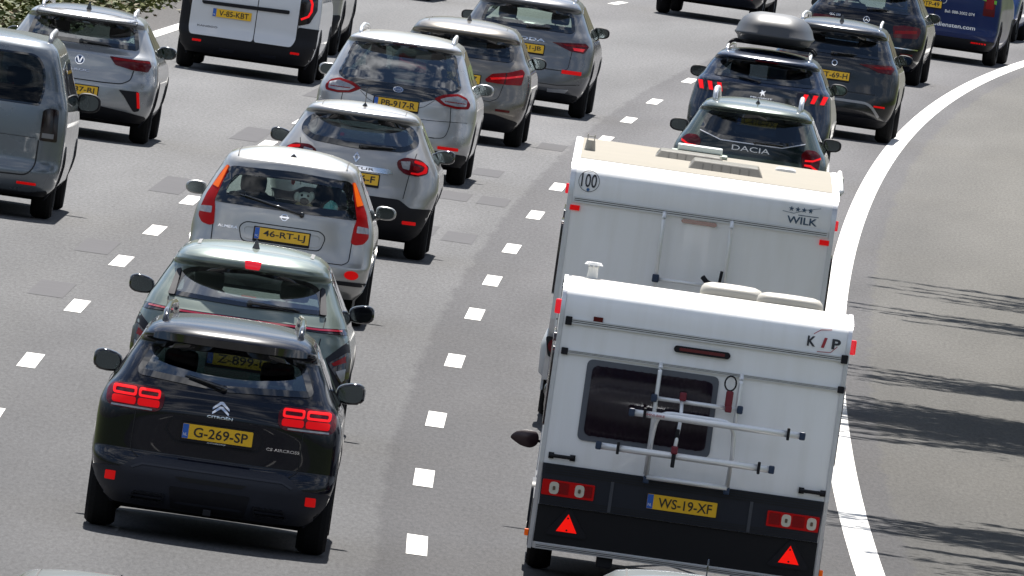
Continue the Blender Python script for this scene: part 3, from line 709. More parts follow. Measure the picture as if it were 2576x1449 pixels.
def ring(B, name, x, z, ro, ri, m, sx=1.0, surf=None, parent=None, off=.008):
    n = 28; return patch(name, surf or B.rear, [(x + ro * sx * math.cos(2 * math.pi * k / n), z + ro * math.sin(2 * math.pi * k / n)) for k in range(n)], m, parent or B.root, off, .006, .05, holes=[[(x + ri * sx * math.cos(2 * math.pi * k / n), z + ri * math.sin(2 * math.pi * k / n)) for k in range(n)]] if ri else ())
def recess(B, poly, parent=None, m=None, wd=.012, r=.03):
    p = fillet(poly, r); p = p + [p[0]]
    return patch('plate_recess_edge', B.rear, fillet(poly, r), m or SEAM, B.root, .004, .006, .06, holes=[fillet(shrink(poly, wd), r)])
def rear_clad(B, poly, m=CLAD, r=.03, off=.010, name='bumper_cladding'): return patch(name, B.rear, poly, m, B.root, off, .02, .04, r=r)
def sillclad(B, z, m=CLAD):
    L_ = B.L
    for S in (B.side_r, B.side_l): patch('sill_cladding', S, [(.75, B.z0 + .01), (L_ - .7, B.z0 + .01), (L_ - .7, z), (.75, z)], m, B.root, .003, .006, .2, holes=[])

# ================================================================== the vehicles, one after another
# --- black SUV in front, four-square lit lamps
prof = [(.22, .72, .16, .5, 3), (.30, .80, .05, .5, 3), (.40, .865, .02, .48, 3), (.48, .885, .0, .45, 3.2), (.56, .90, .03, .42, 3.2), (.62, .905, .095, .40, 3.2), (.80, .905, .085, .40, 3), (.93, .90, .075, .42, 2.8), (1.04, .87, .11, .45, 2.6),
        (1.10, .83, .16, .45, 2.6), (1.15, .795, .19, .42, 2.6), (1.28, .735, .31, .38, 2.8), (1.42, .665, .44, .34, 2.8), (1.445, .655, .36, .34, 2.6), (1.465, .645, .24, .40, 2.4), (1.50, .625, .25, .45, 2.4), (1.545, .59, .32, .5, 2.4), (1.575, .53, .46, .5, 2.4)]
BLK = paint('black_paint', (.0015, .0025, .008), 0, .25, .6, .12)
root, B = car('black_suv', -1.99, 159.2, -.003, 'black SUV with four-square lit red lamps, silver double chevron and black roof rails', 4.5, prof, BLK, crown=.045, belt=1.03, wr=.35, wout=.895,
              win=[(-.63, 1.165), (0, 1.125), (.63, 1.165), (.655, 1.20), (.555, 1.425), (0, 1.445), (-.555, 1.425), (-.655, 1.20)], mir=(.915, 2.85, 1.135), mirm=GLOSSB, glassm=GLM, gside=GLD, mstyle=1, mw=.215, mh=.16, dz=.024, q=(30, 30, 12), wr_r=.05)
rear_clad(B, [(-.89, .475), (-.67, .49), (-.56, .565), (-.50, .585), (.50, .585), (.56, .565), (.67, .49), (.89, .475), (.89, .40), (.80, .29), (.70, .225), (-.70, .225), (-.80, .29), (-.89, .40)], mat('blue_grey_cladding', (.019, .021, .030), .55, spec=.3, noise=.15, nscale=6))
patch('bumper_ridge', B.rear, [(-.60, .50), (-.52, .535), (.52, .535), (.60, .50), (.585, .49), (.515, .52), (-.515, .52), (-.585, .49)], mat('cladding_light', (.028, .030, .04), .5, spec=.3), B.root, .016, .01, .05)
patch('bumper_recess', B.rear, [(-.27, .475), (.27, .475), (.22, .445), (-.22, .445)], SEAM, B.root, .0125, .002, .05, r=.01)
patch('diffuser_panel', B.rear, [(-.30, .40), (.30, .40), (.27, .24), (-.27, .24)], BLACKP, B.root, .014, .004, .05, r=.02)
for sg in (1, -1):
    P = [(.32, .335), (.55, .335), (.585, .275), (.34, .275)]
    o = patch('exhaust_trim', B.rear, P if sg > 0 else mirror_poly(P), GLOSSB, B.root, .03, .05, .05, r=.015, holes=[fillet(shrink(P if sg > 0 else mirror_poly(P), .012), .01)])
    P = [(.335, .308), (.565, .308), (.57, .300), (.335, .300)]
    patch('exhaust_slat', B.rear, P if sg > 0 else mirror_poly(P), CLAD, o, .026, .01, .05)
refls(B, .70, .775, .385, .452)
sillclad(B, .42)
LITHI = mat('lit_red_bright', (.5, .002, .003), .4, emit=(1, .018, .026), es=.36, spec=.08)
for sg in (1, -1):
    f = (lambda p: p) if sg > 0 else mirror_poly
    o = patch('tail_lamp', B.rear, f([(.42, 1.05), (.475, 1.085), (.80, 1.085), (.845, 1.04), (.845, .945), (.80, .915), (.475, .915), (.425, .95)]), REDD, B.root, .010, .03, .03, r=.03)
    for x0, x1 in ((.452, .612), (.628, .80)):
        P = f([(x0, 1.005), (x1, 1.005), (x1, 1.068), (x0, 1.068)])
        patch('lamp_ring', B.rear, P, LITHI, o, .016, .006, .03, r=.02, holes=[fillet(shrink(P, .016), .012)])
        patch('lamp_block', B.rear, f([(x0, .945), (x1, .945), (x1, .995), (x0, .995)]), REDLIT, o, .016, .006, .03, r=.018)
    patch('lamp_clear_strip', B.rear, f([(.50, .922), (.80, .922), (.80, .934), (.50, .934)]), CLEAR, o, .015, .003, .03)
    seam(B.rear, [(sg * .62, .92), (sg * .62, .60), (sg * .60, .54), (sg * .5, .50)] if False else [(sg * .62, .915), (sg * .625, .62), (sg * .56, .575)], B.root, r=.05)
pl = fillet([(-.36, .905), (.29, .905), (.36, .80), (.315, .715), (-.315, .715), (-.40, .80)], .04)
patch('plate_recess', B.rear, pl, BLACKP, B.root, .006, .01, .05, holes=[fillet(shrink(pl, .02), .03)])
plate(B.root, B.rear, 'G-269-SP', 0, .815, dy=.022)
text_on('dealer_text', 'AUTOBEDRIJF', B.rear, 0, .748, .14, .012, WHITEL, B.root, .035)
for k in (0, 1):
    z = 1.0 - k * .0325 + .012
    patch('maker_emblem', B.rear, [(-.062, z - .022), (0, z + .022), (.062, z - .022), (.062, z - .006), (.012, z + .0385), (-.012, z + .0385), (-.062, z - .006)], CHROME, B.root, .012, .008, .03)
text_on('maker_name', 'CITROËN', B.rear, 0, .942, .19, .022, CHROME, B.root, .006, .02)
text_on('model_badge', 'C5 AIRCROSS', B.rear, .49, .762, .245, .022, CHROME, B.root, .006, .01)
wiper(B, .0, 1.145, -.27, 1.20)
patch('high_brake_lamp', B.rear, [(-.18, 1.452), (.18, 1.452), (.17, 1.463), (-.17, 1.463)], REDD, B.root, .004, .004, .05)
rails(B.root, [(.505, .72, 1.55), (.505, .86, 1.635), (.50, 1.8, 1.655), (.47, 2.6, 1.645), (.46, 2.75, 1.58)], .024, GLOSSB)
patch('rear_spoiler', B.rear, [(-.56, 1.47), (-.50, 1.49), (.50, 1.49), (.56, 1.47), (.56, 1.462), (-.56, 1.462)], GLOSSB, B.root, .02, .03, .05)
mbox('towbar', (0, .14, .235), (.06, .2, .05), BLACKP, B.root)
SUV1 = B; CARS = {'suv': B}

# --- sage green crossover behind it with a full width light bar
prof = [(.24, .74, .14, .5, 3), (.32, .82, .04, .5, 3), (.45, .885, .0, .5, 3), (.62, .91, .02, .48, 3), (.76, .905, .07, .46, 3), (.86, .885, .09, .46, 2.8), (.92, .865, .10, .46, 2.8), (.99, .84, .16, .46, 2.6), (1.07, .805, .24, .44, 2.6),
        (1.12, .775, .30, .42, 2.6), (1.22, .725, .44, .40, 2.7), (1.33, .67, .56, .38, 2.7), (1.355, .655, .50, .38, 2.5), (1.375, .645, .40, .42, 2.4), (1.41, .63, .40, .46, 2.4), (1.46, .595, .48, .5, 2.4), (1.50, .53, .62, .5, 2.4)]
GRN = paint('sage_green_paint', (.16, .195, .172), .45, .30)
root, B = car('green_crossover', -2.14, 178.3, .001, 'sage green crossover with a thin full-width red light bar, directly ahead of the black SUV', 4.35, prof, GRN, crown=.05, belt=.98, wr=.34, wout=.90,
              win=[(-.60, 1.075), (-.64, 1.10), (-.575, 1.28), (-.45, 1.33), (0, 1.362), (.45, 1.33), (.575, 1.28), (.64, 1.10), (.60, 1.075), (0, 1.06)], mir=(.925, 2.65, 1.045), mirm=GLOSSB, mstyle=1, dz=.024, q=(30, 30, 12), win_in=.035, glassm=GLR)
patch('light_bar', B.rear, [(-.86, .955), (-.84, .985), (-.62, .972), (.62, .972), (.84, .985), (.86, .955), (.86, .935), (.62, .938), (-.62, .938), (-.86, .935)], SMOKE, B.root, .008, .02, .04)
patch('light_bar_strip', B.rear, [(-.80, .972), (-.62, .963), (.62, .963), (.80, .972), (.80, .958), (.62, .949), (-.62, .949), (-.80, .958)], mat('bar_red', (.22, .006, .018), .1, coat=1), B.root, .012, .006, .04)
for sg in (1, -1):
    f = (lambda p: p) if sg > 0 else mirror_poly
    o = patch('tail_lamp', B.rear, f([(.72, .70), (.86, .80), (.90, .80), (.90, .60), (.86, .52)]), SMOKE, B.root, .012, .03, .03)
    patch('lamp_red', B.rear, f([(.75, .70), (.85, .77), (.86, .72), (.77, .68)]), RED, o, .016, .004, .03)
    patch('lamp_clear', B.rear, f([(.79, .64), (.865, .67), (.865, .58), (.845, .56)]), CLEAR, o, .016, .004, .03)
    rear = f([(.70, .74), (.87, .90), (.905, .86), (.905, .46), (.88, .42), (.82, .50)])
    patch('corner_cladding', B.rear, rear, CLAD, B.root, .006, .02, .04, holes=[f(shrink([(.71, .70), (.86, .81), (.902, .81), (.902, .60), (.86, .51)], -.004))] if False else ())
    seam(B.rear, [(sg * .655, 1.06), (sg * .645, .95), (sg * .60, .55)], B.root)
    patch('window_wing', B.rear, f([(.60, 1.07), (.655, 1.07), (.61, 1.27), (.575, 1.285)]), CLAD, B.root, .02, .03, .04, r=.01)
    seam(B.roofS, [(sg * .47, .92), (sg * .47, 2.2)], B.root, .03, 'roof_ditch_strip', mat('ditch_strip', (.10, .10, .10), .5), .004)
rear_clad(B, [(-.90, .44), (-.6, .40), (.6, .40), (.90, .44), (.82, .33), (.72, .25), (-.72, .25), (-.82, .33)])
wiper(B, .02, 1.09, .40, 1.085)
fin(B, .95, 0, .075)
patch('high_brake_lamp', B.rear, [(-.06, 1.375), (.06, 1.375), (.07, 1.435), (-.07, 1.435)], mat('bright_red_lens', (.62, .006, .02), .2, coat=.4, emit=(1, .01, .03), es=.2), B.root, .008, .02, .03, r=.01)
seam(B.roofS, [(-.5, .82), (0, .74), (.5, .82)], B.root, .008)
plate(B.root, B.rear, 'Z-899-L', 0, .62)
text_on('maker_name', 'HYUNDAI', B.rear, 0, .86, .20, .03, CHROME, B.root)
refls(B, .62, .76, .38, .41)

CARS['green'] = B
# --- small silver people carrier with tall orange and red lamps
prof = [(.26, .76, .12, .5, 3), (.34, .82, .03, .5, 3), (.45, .85, .0, .48, 3), (.56, .865, .01, .46, 3), (.60, .87, .04, .45, 3), (.75, .87, .08, .45, 2.8), (.90, .855, .10, .45, 2.7), (1.00, .83, .12, .44, 2.7), (1.12, .78, .18, .42, 2.8),
        (1.25, .72, .26, .40, 2.8), (1.36, .665, .33, .38, 2.8), (1.41, .645, .35, .38, 2.8), (1.45, .625, .37, .38, 2.6), (1.48, .60, .41, .42, 2.5), (1.51, .54, .50, .45, 2.4)]
SIL = paint('silver_paint', (.42, .415, .40), .6, .30)
root, B = car('silver_hatchback', -2.23, 205.5, .005, 'silver rounded car with tall orange and red corner lamps and a plush dog inside', 4.26, prof, SIL, crown=.075, belt=.98, wr=.31, tw=.19, wout=.865,
              win=[(-.70, 1.015), (.70, 1.015), (.585, 1.365), (0, 1.39), (-.585, 1.365)], win_in=.075, mir=(.92, 2.55, 1.05), mirm=paint('silver_paint', (0, 0, 0)), mw=.19, mh=.13, dz=.024, q=(30, 30, 12), glassm=GLT, archm=SIL, seatm=INTER)
lamp(B, 'tail_lamp', [(.585, 1.36), (.61, 1.365), (.66, 1.28), (.76, 1.08), (.80, .95), (.81, .86), (.77, .80), (.70, .785), (.655, .80), (.665, .95), (.68, 1.02)], mat('red_lens_mid', (.20, .001, .002), .35, coat=.05, spec=.15, emit=(1, .01, .01), es=.04),
     [('indicator_lens', [(.59, 1.355), (.61, 1.36), (.655, 1.27), (.715, 1.16), (.66, 1.14)], AMBER, .01), ('reverse_lens', [(.69, .965), (.795, .955), (.805, .90), (.69, .90)], CLEAR, .01)], .02)
pl = [(-.36, .875), (.36, .875), (.42, .82), (.38, .68), (-.38, .68), (-.42, .82)]
patch('plate_recess', B.rear, fillet(pl, .05), SEAM, B.root, .003, .004, .05, holes=[fillet(shrink(pl, .009), .05)])
pp = shrink(pl, .03)
patch('plate_surround', B.rear, fillet(pp, .05), paint('silver_paint', (0, 0, 0)), B.root, .012, .014, .05, holes=[fillet(shrink(pp, .02), .04)])
plate(B.root, B.rear, '46-RT-LJ', 0, .775, dy=.016, bold=.015)
ring(B, 'maker_emblem', 0, .955, .034, .026, CHROME); patch('maker_emblem', B.rear, [(-.045, .948), (.045, .948), (.045, .962), (-.045, .962)], CHROME, B.root, .012, .006, .05)
text_on('model_name', 'ALMERA', B.rear, -.52, .80, .19, .026, CHROME, B.root, .005, .01)
for sg in (1, -1):
    seam(B.rear, [(sg * .665, .80), (sg * .66, .62), (sg * .60, .585)], B.root, r=.03)
    n = 16; patch('rear_reflector', B.rear, [(sg * .70 + .065 * math.cos(2 * math.pi * k / n), .50 + .042 * math.sin(2 * math.pi * k / n)) for k in range(n)], REFL, B.root, .01, .01, .04)
    seam(B.roofS, [(sg * .52, .52), (sg * .52, 2.3)], B.root, .012, 'roof_ditch', None)
seam(B.rear, [(-.60, .585), (.60, .585)], B.root)
patch('bumper_strip', B.rear, [(-.84, .40), (.84, .40), (.84, .435), (-.84, .435)], BLACKP, B.root, .014, .02, .05)
wiper(B, .16, .995, -.40, 1.10); refls(B, .0, .001, .3, .301) if False else None
fin(B, .62, 0, .02, GLOSSB)
# things carried behind its glass
PL = mat('plush_white', (.75, .74, .68), .9, bump=.5); PLT = mat('plush_tan', (.50, .36, .18), .9, bump=.5)
def ell(bm, c, r, seg=16): bmesh.ops.create_uvsphere(bm, u_segments=seg, v_segments=10, radius=1, matrix=Matrix.Translation(c) @ Matrix.Diagonal((*r, 1)))
Mt = Matrix.Translation((B.X, B.Y, 0)) @ Matrix.Rotation(-B.psi, 4, 'Z')
t = empty('plush_dog', Mt @ Vector((.16, .47, .99)), -B.psi, 'white plush dog with a big dark nose behind the silver rounded car\'s rear glass', 'plush toy')
bm = bmesh.new(); ell(bm, (0, .02, .06), (.10, .06, .075)); ell(bm, (-.11, .0, .03), (.06, .05, .045)); ell(bm, (.10, 0, .04), (.055, .05, .05)); obj_bm('torso', bm, PLT, t)
bm = bmesh.new(); ell(bm, (0, 0, .165), (.075, .065, .06)); ell(bm, (-.075, .01, .17), (.03, .03, .045)); ell(bm, (.06, .01, .19), (.03, .03, .045)); hd = obj_bm('head', bm, PL, t)
bm = bmesh.new(); ell(bm, (0, -.06, .135), (.045, .03, .035)); obj_bm('nose', bm, mat('plush_black', (.01, .01, .01), .7), hd)
bm = bmesh.new(); [ell(bm, (s, -.055, .19), (.011, .01, .013), 8) for s in (-.03, .03)]; obj_bm('eyes', bm, mat('plush_black', (0, 0, 0)), hd)
bm = bmesh.new(); bmesh.ops.create_icosphere(bm, subdivisions=3, radius=.09, matrix=Matrix.Translation(Mt @ Vector((.42, .46, 1.06))) @ Matrix.Diagonal((.8, .7, 1.15, 1)))
for v in bm.verts: v.co += Vector((rng.uniform(-.01, .01), rng.uniform(-.01, .01), rng.uniform(-.012, .012)))
tag(obj_bm('crumpled_bag', bm, mat('aqua_plastic', (.20, .58, .55), .35), None, False), 'crumpled aqua plastic bag beside the plush dog behind the silver car\'s rear glass', 'bag')
bm = bmesh.new(); box(bm, (0, 0, 0), (.34, .16, .05)); o = obj_bm('blue_blanket', bm, mat('blue_cloth', (.02, .22, .36), .8), None, False, .015); o.location = Mt @ Vector((-.35, .44, 1.0)); tag(o, 'folded blue blanket on the parcel shelf of the silver people carrier', 'blanket')
bm = bmesh.new(); tube(bm, [(0, 0, 0), (0, 0, -.09)], .004, 6); ell(bm, (0, 0, -.13), (.02, .012, .035), 8); o = obj_bm('mirror_pendant', bm, mat('red_toy', (.6, .02, .02), .4), None); o.location = Mt @ Vector((0, 2.32, 1.37)); tag(o, 'small red pendant hanging from the inner mirror of the silver people carrier', 'pendant')

CARS['silver'] = B
# --- silver-grey crossover ahead of it, rounded black window and boomerang lamps
prof = [(.20, .66, .20, .5, 3), (.28, .74, .08, .5, 3), (.40, .80, .02, .5, 3), (.52, .835, .0, .5, 3), (.62, .865, .02, .48, 2.8), (.75, .885, .06, .46, 2.8), (.90, .875, .09, .46, 2.7), (1.02, .82, .12, .45, 2.6), (1.10, .77, .17, .44, 2.6),
        (1.20, .715, .25, .42, 2.6), (1.32, .65, .36, .40, 2.6), (1.40, .61, .42, .38, 2.6), (1.425, .595, .33, .4, 2.4), (1.45, .58, .29, .42, 2.4), (1.48, .55, .36, .45, 2.4), (1.50, .50, .48, .5, 2.4)]
SIL2 = paint('warm_silver_paint', (.37, .365, .36), .6, .30)
root, B = car('silver_crossover', -1.8, 226.5, .012, 'silver crossover with an oval rear window, chrome plate strip and rounded red lamps', 4.12, prof, SIL2, crown=.05, belt=1.0, wr=.33, wout=.83,
              win=[(-.50, 1.40), (0, 1.432), (.50, 1.40), (.60, 1.30), (.625, 1.20), (.50, 1.115), (0, 1.09), (-.50, 1.115), (-.625, 1.20), (-.60, 1.30)], win_in=.055, mir=(.87, 2.45, 1.06), mirm=GLOSSB, mstyle=1, mw=.22, mh=.14, wr_r=.10, glassm=GLM)
lamp(B, 'tail_lamp', [(.42, 1.02), (.50, 1.065), (.66, 1.06), (.755, 1.00), (.755, .92), (.66, .885), (.52, .895), (.44, .95)], REDD,
     [('lamp_curve', [(.60, 1.045), (.70, 1.03), (.742, .985), (.742, .93), (.66, .90), (.58, .905), (.58, .92), (.655, .92), (.70, .945), (.715, .985), (.68, 1.005), (.60, 1.02)], REDLIT, .01), ('lamp_inner', [(.60, .99), (.67, .985), (.67, .945), (.60, .945)], RED, .01), ('reverse_lens', [(.46, 1.02), (.56, 1.03), (.56, .94), (.49, .95)], CLEAR, .01)], .03)
rear_clad(B, [(-.85, .56), (-.62, .55), (-.50, .625), (.50, .625), (.62, .55), (.85, .56), (.80, .38), (.72, .26), (.64, .205), (-.64, .205), (-.72, .26), (-.80, .38)], BLACKP)
patch('skid_plate', B.rear, [(-.42, .50), (.42, .50), (.34, .40), (-.34, .40)], CLAD, B.root, .014, .006, .05, r=.02)
refls(B, .56, .70, .38, .415)
patch('chrome_strip', B.rear, [(-.36, .92), (.36, .92), (.40, .875), (.34, .868), (-.34, .868), (-.40, .875)], CHROME, B.root, .02, .025, .05, r=.01)
text_on('model_name', 'CAPTUR', B.rear, 0, .893, .40, .028, mat('silver_dark', (.12, .12, .12), .3, .5), B.root, .024, .01)
plate(B.root, B.rear, 'H-576-F', 0, .79, tx=-.0, bold=.015)
patch('maker_emblem', B.rear, [(0, 1.055), (.038, 1.0), (0, .945), (-.038, 1.0)], CHROME, B.root, .014, .01, .03, holes=[[(0, 1.03), (.019, 1.0), (0, .97), (-.019, 1.0)]])
for sg in (1, -1): seam(B.rear, [(sg * .615, 1.12), (sg * .57, .90), (sg * .54, .64)], B.root, r=.05); seam(B.roofS, [(sg * .44, .55), (sg * .44, 2.2)], B.root, .010, 'roof_ditch')
seam(B.roofS, [(-.44, .58), (0, .52), (.44, .58)], B.root, .012); rod(B, .72, 0, .20, .08); wiper(B, .03, 1.12, .36, 1.135)

# --- tall silver people carrier, dark hatch glass flowing into the lamps
prof = [(.22, .84, .14, .5, 3), (.32, .90, .03, .5, 3), (.45, .925, .0, .48, 3), (.58, .935, .02, .46, 3), (.75, .945, .06, .46, 2.8), (.90, .94, .08, .46, 2.8), (1.02, .91, .11, .46, 2.7), (1.10, .87, .16, .45, 2.6),
        (1.20, .82, .22, .42, 2.7), (1.40, .74, .36, .40, 2.8), (1.53, .68, .46, .38, 2.8), (1.55, .67, .40, .38, 2.6), (1.575, .655, .34, .4, 2.5), (1.60, .63, .40, .45, 2.4), (1.63, .57, .52, .5, 2.4)]
SIL3 = paint('pale_silver_paint', (.46, .455, .45), .6, .28)
root, B = car('silver_people_carrier', -1.65, 254.4, .020, 'tall silver people carrier with broad dark rear glass, clear spear-shaped lamps and silver roof rails', 4.8, prof, SIL3, crown=.05, belt=1.08, wr=.35, wout=.90,
              win=[(-.60, 1.525), (0, 1.565), (.60, 1.525), (.735, 1.12), (.46, .985), (.30, .93), (-.30, .93), (-.46, .985), (-.735, 1.12)], win_in=.03, mir=(.945, 3.1, 1.09), mirm=SIL3, mw=.20, mh=.145, hole=True, glassm=GLM)
hz = fillet([(-.66, 1.10), (-.44, .98), (-.28, .925), (.28, .925), (.44, .98), (.66, 1.10)], .03)
patch('hatch_gloss_panel', B.rear, hz, FRIT, B.root, .007, .006, .05)
lamp(B, 'tail_lamp', [(.43, .99), (.53, 1.045), (.70, 1.075), (.80, 1.04), (.855, .97), (.84, .915), (.70, .905), (.55, .925)], RED,
     [('clear_lens', [(.50, .99), (.57, 1.02), (.70, 1.045), (.81, 1.01), (.81, .94), (.70, .93), (.57, .945)], CLEAR, .015), ('lamp_bar', [(.56, .98), (.80, .975), (.80, .965), (.56, .968)], RED, 0)], .02, off=.012)
ring(B, 'maker_emblem', 0, 1.035, .032, 0, CHROME, 1.9, off=.012); ring(B, 'emblem_field', 0, 1.035, .025, 0, mat('emblem_blue', (.05, .09, .2), .3), 2.0, off=.016)
text_on('maker_name', 'Ford', B.rear, 0, 1.035, .07, .026, CHROME, B.root, .020)
plate(B.root, B.rear, 'PB-917-R', 0, .865, bold=.015)
text_on('dealer_text', 'AUTOBEDRIJF', B.rear, 0, .795, .16, .014, WHITEL, B.root, .035)
for sg in (1, -1): seam(B.rear, [(sg * .64, .91), (sg * .66, .70), (sg * .62, .55), (sg * .5, .535)], B.root, r=.06); seam(B.rear, [(sg * .44, .97), (sg * .33, .88), (sg * .2, .835)], B.root, .006)
seam(B.rear, [(-.5, .535), (.5, .535)], B.root, .012); seam(B.rear, [(-.92, .76), (-.4, .73), (.4, .73), (.92, .76)], B.root, .006)
refls(B, .55, .79, .415, .45); rear_clad(B, [(-.90, .37), (-.5, .39), (.5, .39), (.90, .37), (.86, .225), (-.86, .225)], BLACKP)
patch('high_brake_lamp', B.rear, [(-.15, 1.545), (.15, 1.545), (.14, 1.572), (-.14, 1.572)], REDD, B.root, .006, .006, .05)
rails(B.root, [(.55, .80, 1.60), (.55, .92, 1.68), (.55, 2.0, 1.70), (.53, 2.9, 1.67), (.52, 3.0, 1.60)], .022, mat('satin_silver', (.75, .75, .76), .3, .7))
wiper(B, 0, 1.03, .01, 1.031) if False else None
CARS['carrier'] = B
# --- bronze-grey compact people carrier ahead of it
prof = [(.18, .70, .2, .5, 3), (.28, .80, .05, .5, 3), (.42, .86, .0, .5, 3), (.56, .885, .02, .46, 3), (.75, .90, .07, .46, 2.8), (.92, .88, .09, .46, 2.7), (1.02, .84, .13, .45, 2.6), (1.08, .80, .2, .43, 2.6),
        (1.20, .745, .28, .40, 2.6), (1.30, .70, .36, .38, 2.6), (1.325, .69, .28, .4, 2.4), (1.36, .67, .22, .44, 2.4), (1.42, .63, .3, .45, 2.4), (1.46, .57, .44, .5, 2.4)]
BRZ = paint('bronze_grey_paint', (.17, .155, .135), .6, .28)
root, B = car('bronze_people_carrier', -1.03, 273.7, .026, 'bronze-grey compact people carrier half hidden behind the tall silver one, broad red lamps', 4.35, prof, BRZ, crown=.06, belt=.99, wr=.34, wout=.86,
              win=[(-.60, 1.06), (-.64, 1.10), (-.60, 1.30), (0, 1.33), (.60, 1.30), (.64, 1.10), (.60, 1.06)], win_in=.045, mir=(.89, 2.7, 1.04), mirm=BLACKP, glassm=GLD, q=(18, 24, 10), dz=.04)
lamp(B, 'tail_lamp', [(.32, .82), (.40, .90), (.62, .945), (.76, 1.0), (.80, .96), (.78, .80), (.58, .785), (.34, .79)], RED, [('lamp_band', [(.38, .85), (.60, .885), (.78, .93), (.78, .905), (.60, .86), (.40, .825)], mat('red_mid', (.6, .003, .006), .15, coat=.5, emit=(1, .01, .01), es=.12), 0), ('lamp_joint', [(.565, .79), (.578, .79), (.585, .93), (.572, .93)], SEAM, 0)], .02)
plate(B.root, B.rear, 'K-604-Z', 0, .80); rear_clad(B, [(-.8, .33), (-.5, .40), (.5, .40), (.8, .33), (.70, .19), (-.70, .19)], BLACKP)
for sg in (1, -1): seam(B.rear, [(sg * .56, .78), (sg * .52, .60), (sg * .42, .55)], B.root, r=.05); seam(B.roofS, [(sg * .50, .6), (sg * .50, 2.3)], B.root, .012, 'roof_ditch')
seam(B.rear, [(-.42, .55), (.42, .55)], B.root); fin(B, .95, 0, .08); refls(B, .5, .68, .44, .47, REDD)
# --- grey family SUV in front of those two
prof = [(.20, .74, .2, .5, 3), (.28, .82, .05, .5, 3), (.42, .88, .0, .5, 3), (.60, .92, .02, .46, 3), (.80, .93, .06, .46, 2.8), (.96, .915, .08, .46, 2.7), (1.08, .87, .12, .45, 2.6), (1.14, .83, .18, .43, 2.6),
        (1.25, .775, .26, .40, 2.6), (1.40, .70, .38, .38, 2.6), (1.43, .685, .30, .4, 2.4), (1.46, .67, .24, .44, 2.4), (1.51, .63, .3, .45, 2.4), (1.55, .57, .44, .5, 2.4)]
GRY = paint('steel_grey_paint', (.14, .145, .155), .6, .28)
root, B = car('grey_suv', -.29, 292, .034, 'mid-grey family SUV in the middle lane with slim angular lamps and green-tinted rear glass', 4.7, prof, GRY, crown=.06, belt=1.06, wr=.36, wout=.90,
              win=[(-.60, 1.125), (-.64, 1.16), (-.58, 1.395), (0, 1.43), (.58, 1.395), (.64, 1.16), (.60, 1.125)], win_in=.04, mir=(.91, 3.0, 1.13), mirm=BLACKP, q=(18, 24, 10), dz=.04, glassm=GLC)
lamp(B, 'tail_lamp', [(.36, .985), (.50, .995), (.80, 1.02), (.85, .98), (.80, .885), (.62, .895)], REDD, [('lamp_bar', [(.50, .975), (.82, .995), (.82, .975), (.55, .955)], RED, 0), ('lamp_inner', [(.66, .91), (.78, .905), (.80, .945), (.64, .945)], mat('red_mid', (0, 0, 0)), 0)], .008)
plate(B.root, B.rear, 'G-361-JB', 0, .865, bold=.012); text_on('maker_name', 'ŠKODA', B.rear, 0, .995, .52, .05, CHROME, B.root, .006, .01)
refls(B, .54, .80, .585, .635); seam(B.rear, [(-.56, .62), (.56, .62)], B.root, .012); seam(B.rear, [(-.8, .46), (-.5, .42), (.5, .42), (.8, .46)], B.root, .010)
for sg in (1, -1): seam(B.rear, [(sg * .64, .89), (sg * .62, .66), (sg * .56, .62)], B.root, r=.03); patch('exhaust_trim', B.rear, [(sg * .38, .36), (sg * .66, .38), (sg * .62, .33), (sg * .38, .32)][::sg], ALU, B.root, .012, .01, .05)
rear_clad(B, [(-.80, .30), (-.45, .33), (.45, .33), (.80, .30), (.72, .21), (-.72, .21)], BLACKP); wiper(B, -.0, 1.15, .3, 1.16)
rails(B.root, [(.57, .8, 1.53), (.57, .92, 1.61), (.56, 2.0, 1.63), (.53, 2.9, 1.60), (.52, 3.0, 1.53)], .02, mat('satin_silver', (0, 0, 0)))
# --- pale grey crossover with a black roof in the left lane
prof = [(.24, .78, .18, .5, 3), (.32, .86, .05, .5, 3), (.45, .90, .0, .5, 3), (.62, .92, .01, .46, 3), (.70, .925, .03, .46, 3), (.82, .915, .08, .46, 2.8), (.96, .89, .11, .46, 2.7), (.995, .875, .13, .45, 2.6), (1.02, .86, .18, .45, 2.6), (1.075, .84, .27, .43, 2.6), (1.095, .83, .285, .43, 2.6),
        (1.20, .77, .36, .40, 2.6), (1.33, .70, .45, .38, 2.6), (1.36, .68, .32, .4, 2.4), (1.39, .665, .26, .44, 2.4), (1.43, .62, .34, .45, 2.4), (1.45, .57, .46, .5, 2.4)]
PGR = paint('pale_grey_paint', (.32, .33, .34), .5, .28)
root, B = car('grey_crossover', -5.37, 253.1, .022, 'pale grey crossover with dark roof and slim dark-red lamps, beside the blue-grey van', 4.25, prof, PGR, crown=.06, belt=1.02, wr=.34, wout=.885,
              win=[(-.62, 1.085), (-.66, 1.10), (-.60, 1.34), (0, 1.38), (.60, 1.34), (.66, 1.10), (.62, 1.085)], win_in=.045, mir=(.905, 2.65, 1.045), mirm=GLOSSB, q=(22, 24, 10), dz=.03, glassm=GLM, gside=GLD)
patch('roof_panel', B.roofS, [(-.54, .52), (.54, .52), (.50, 2.25), (-.50, 2.25)], paint('dark_roof_paint', (.05, .05, .055), .4, .25), B.root, .004, .004, .1, r=.1)
patch('rear_spoiler', B.rear, [(-.60, 1.365), (.60, 1.365), (.58, 1.44), (-.58, 1.44)], paint('dark_roof_paint', (0, 0, 0)), B.root, .008, .012, .06, r=.03)
lamp(B, 'tail_lamp', [(.34, .985), (.60, .98), (.80, .985), (.83, .93), (.80, .855), (.62, .86), (.42, .895)], REDD, [('lamp_band', [(.38, .975), (.80, .972), (.81, .955), (.40, .95)], RED, 0)], .012)
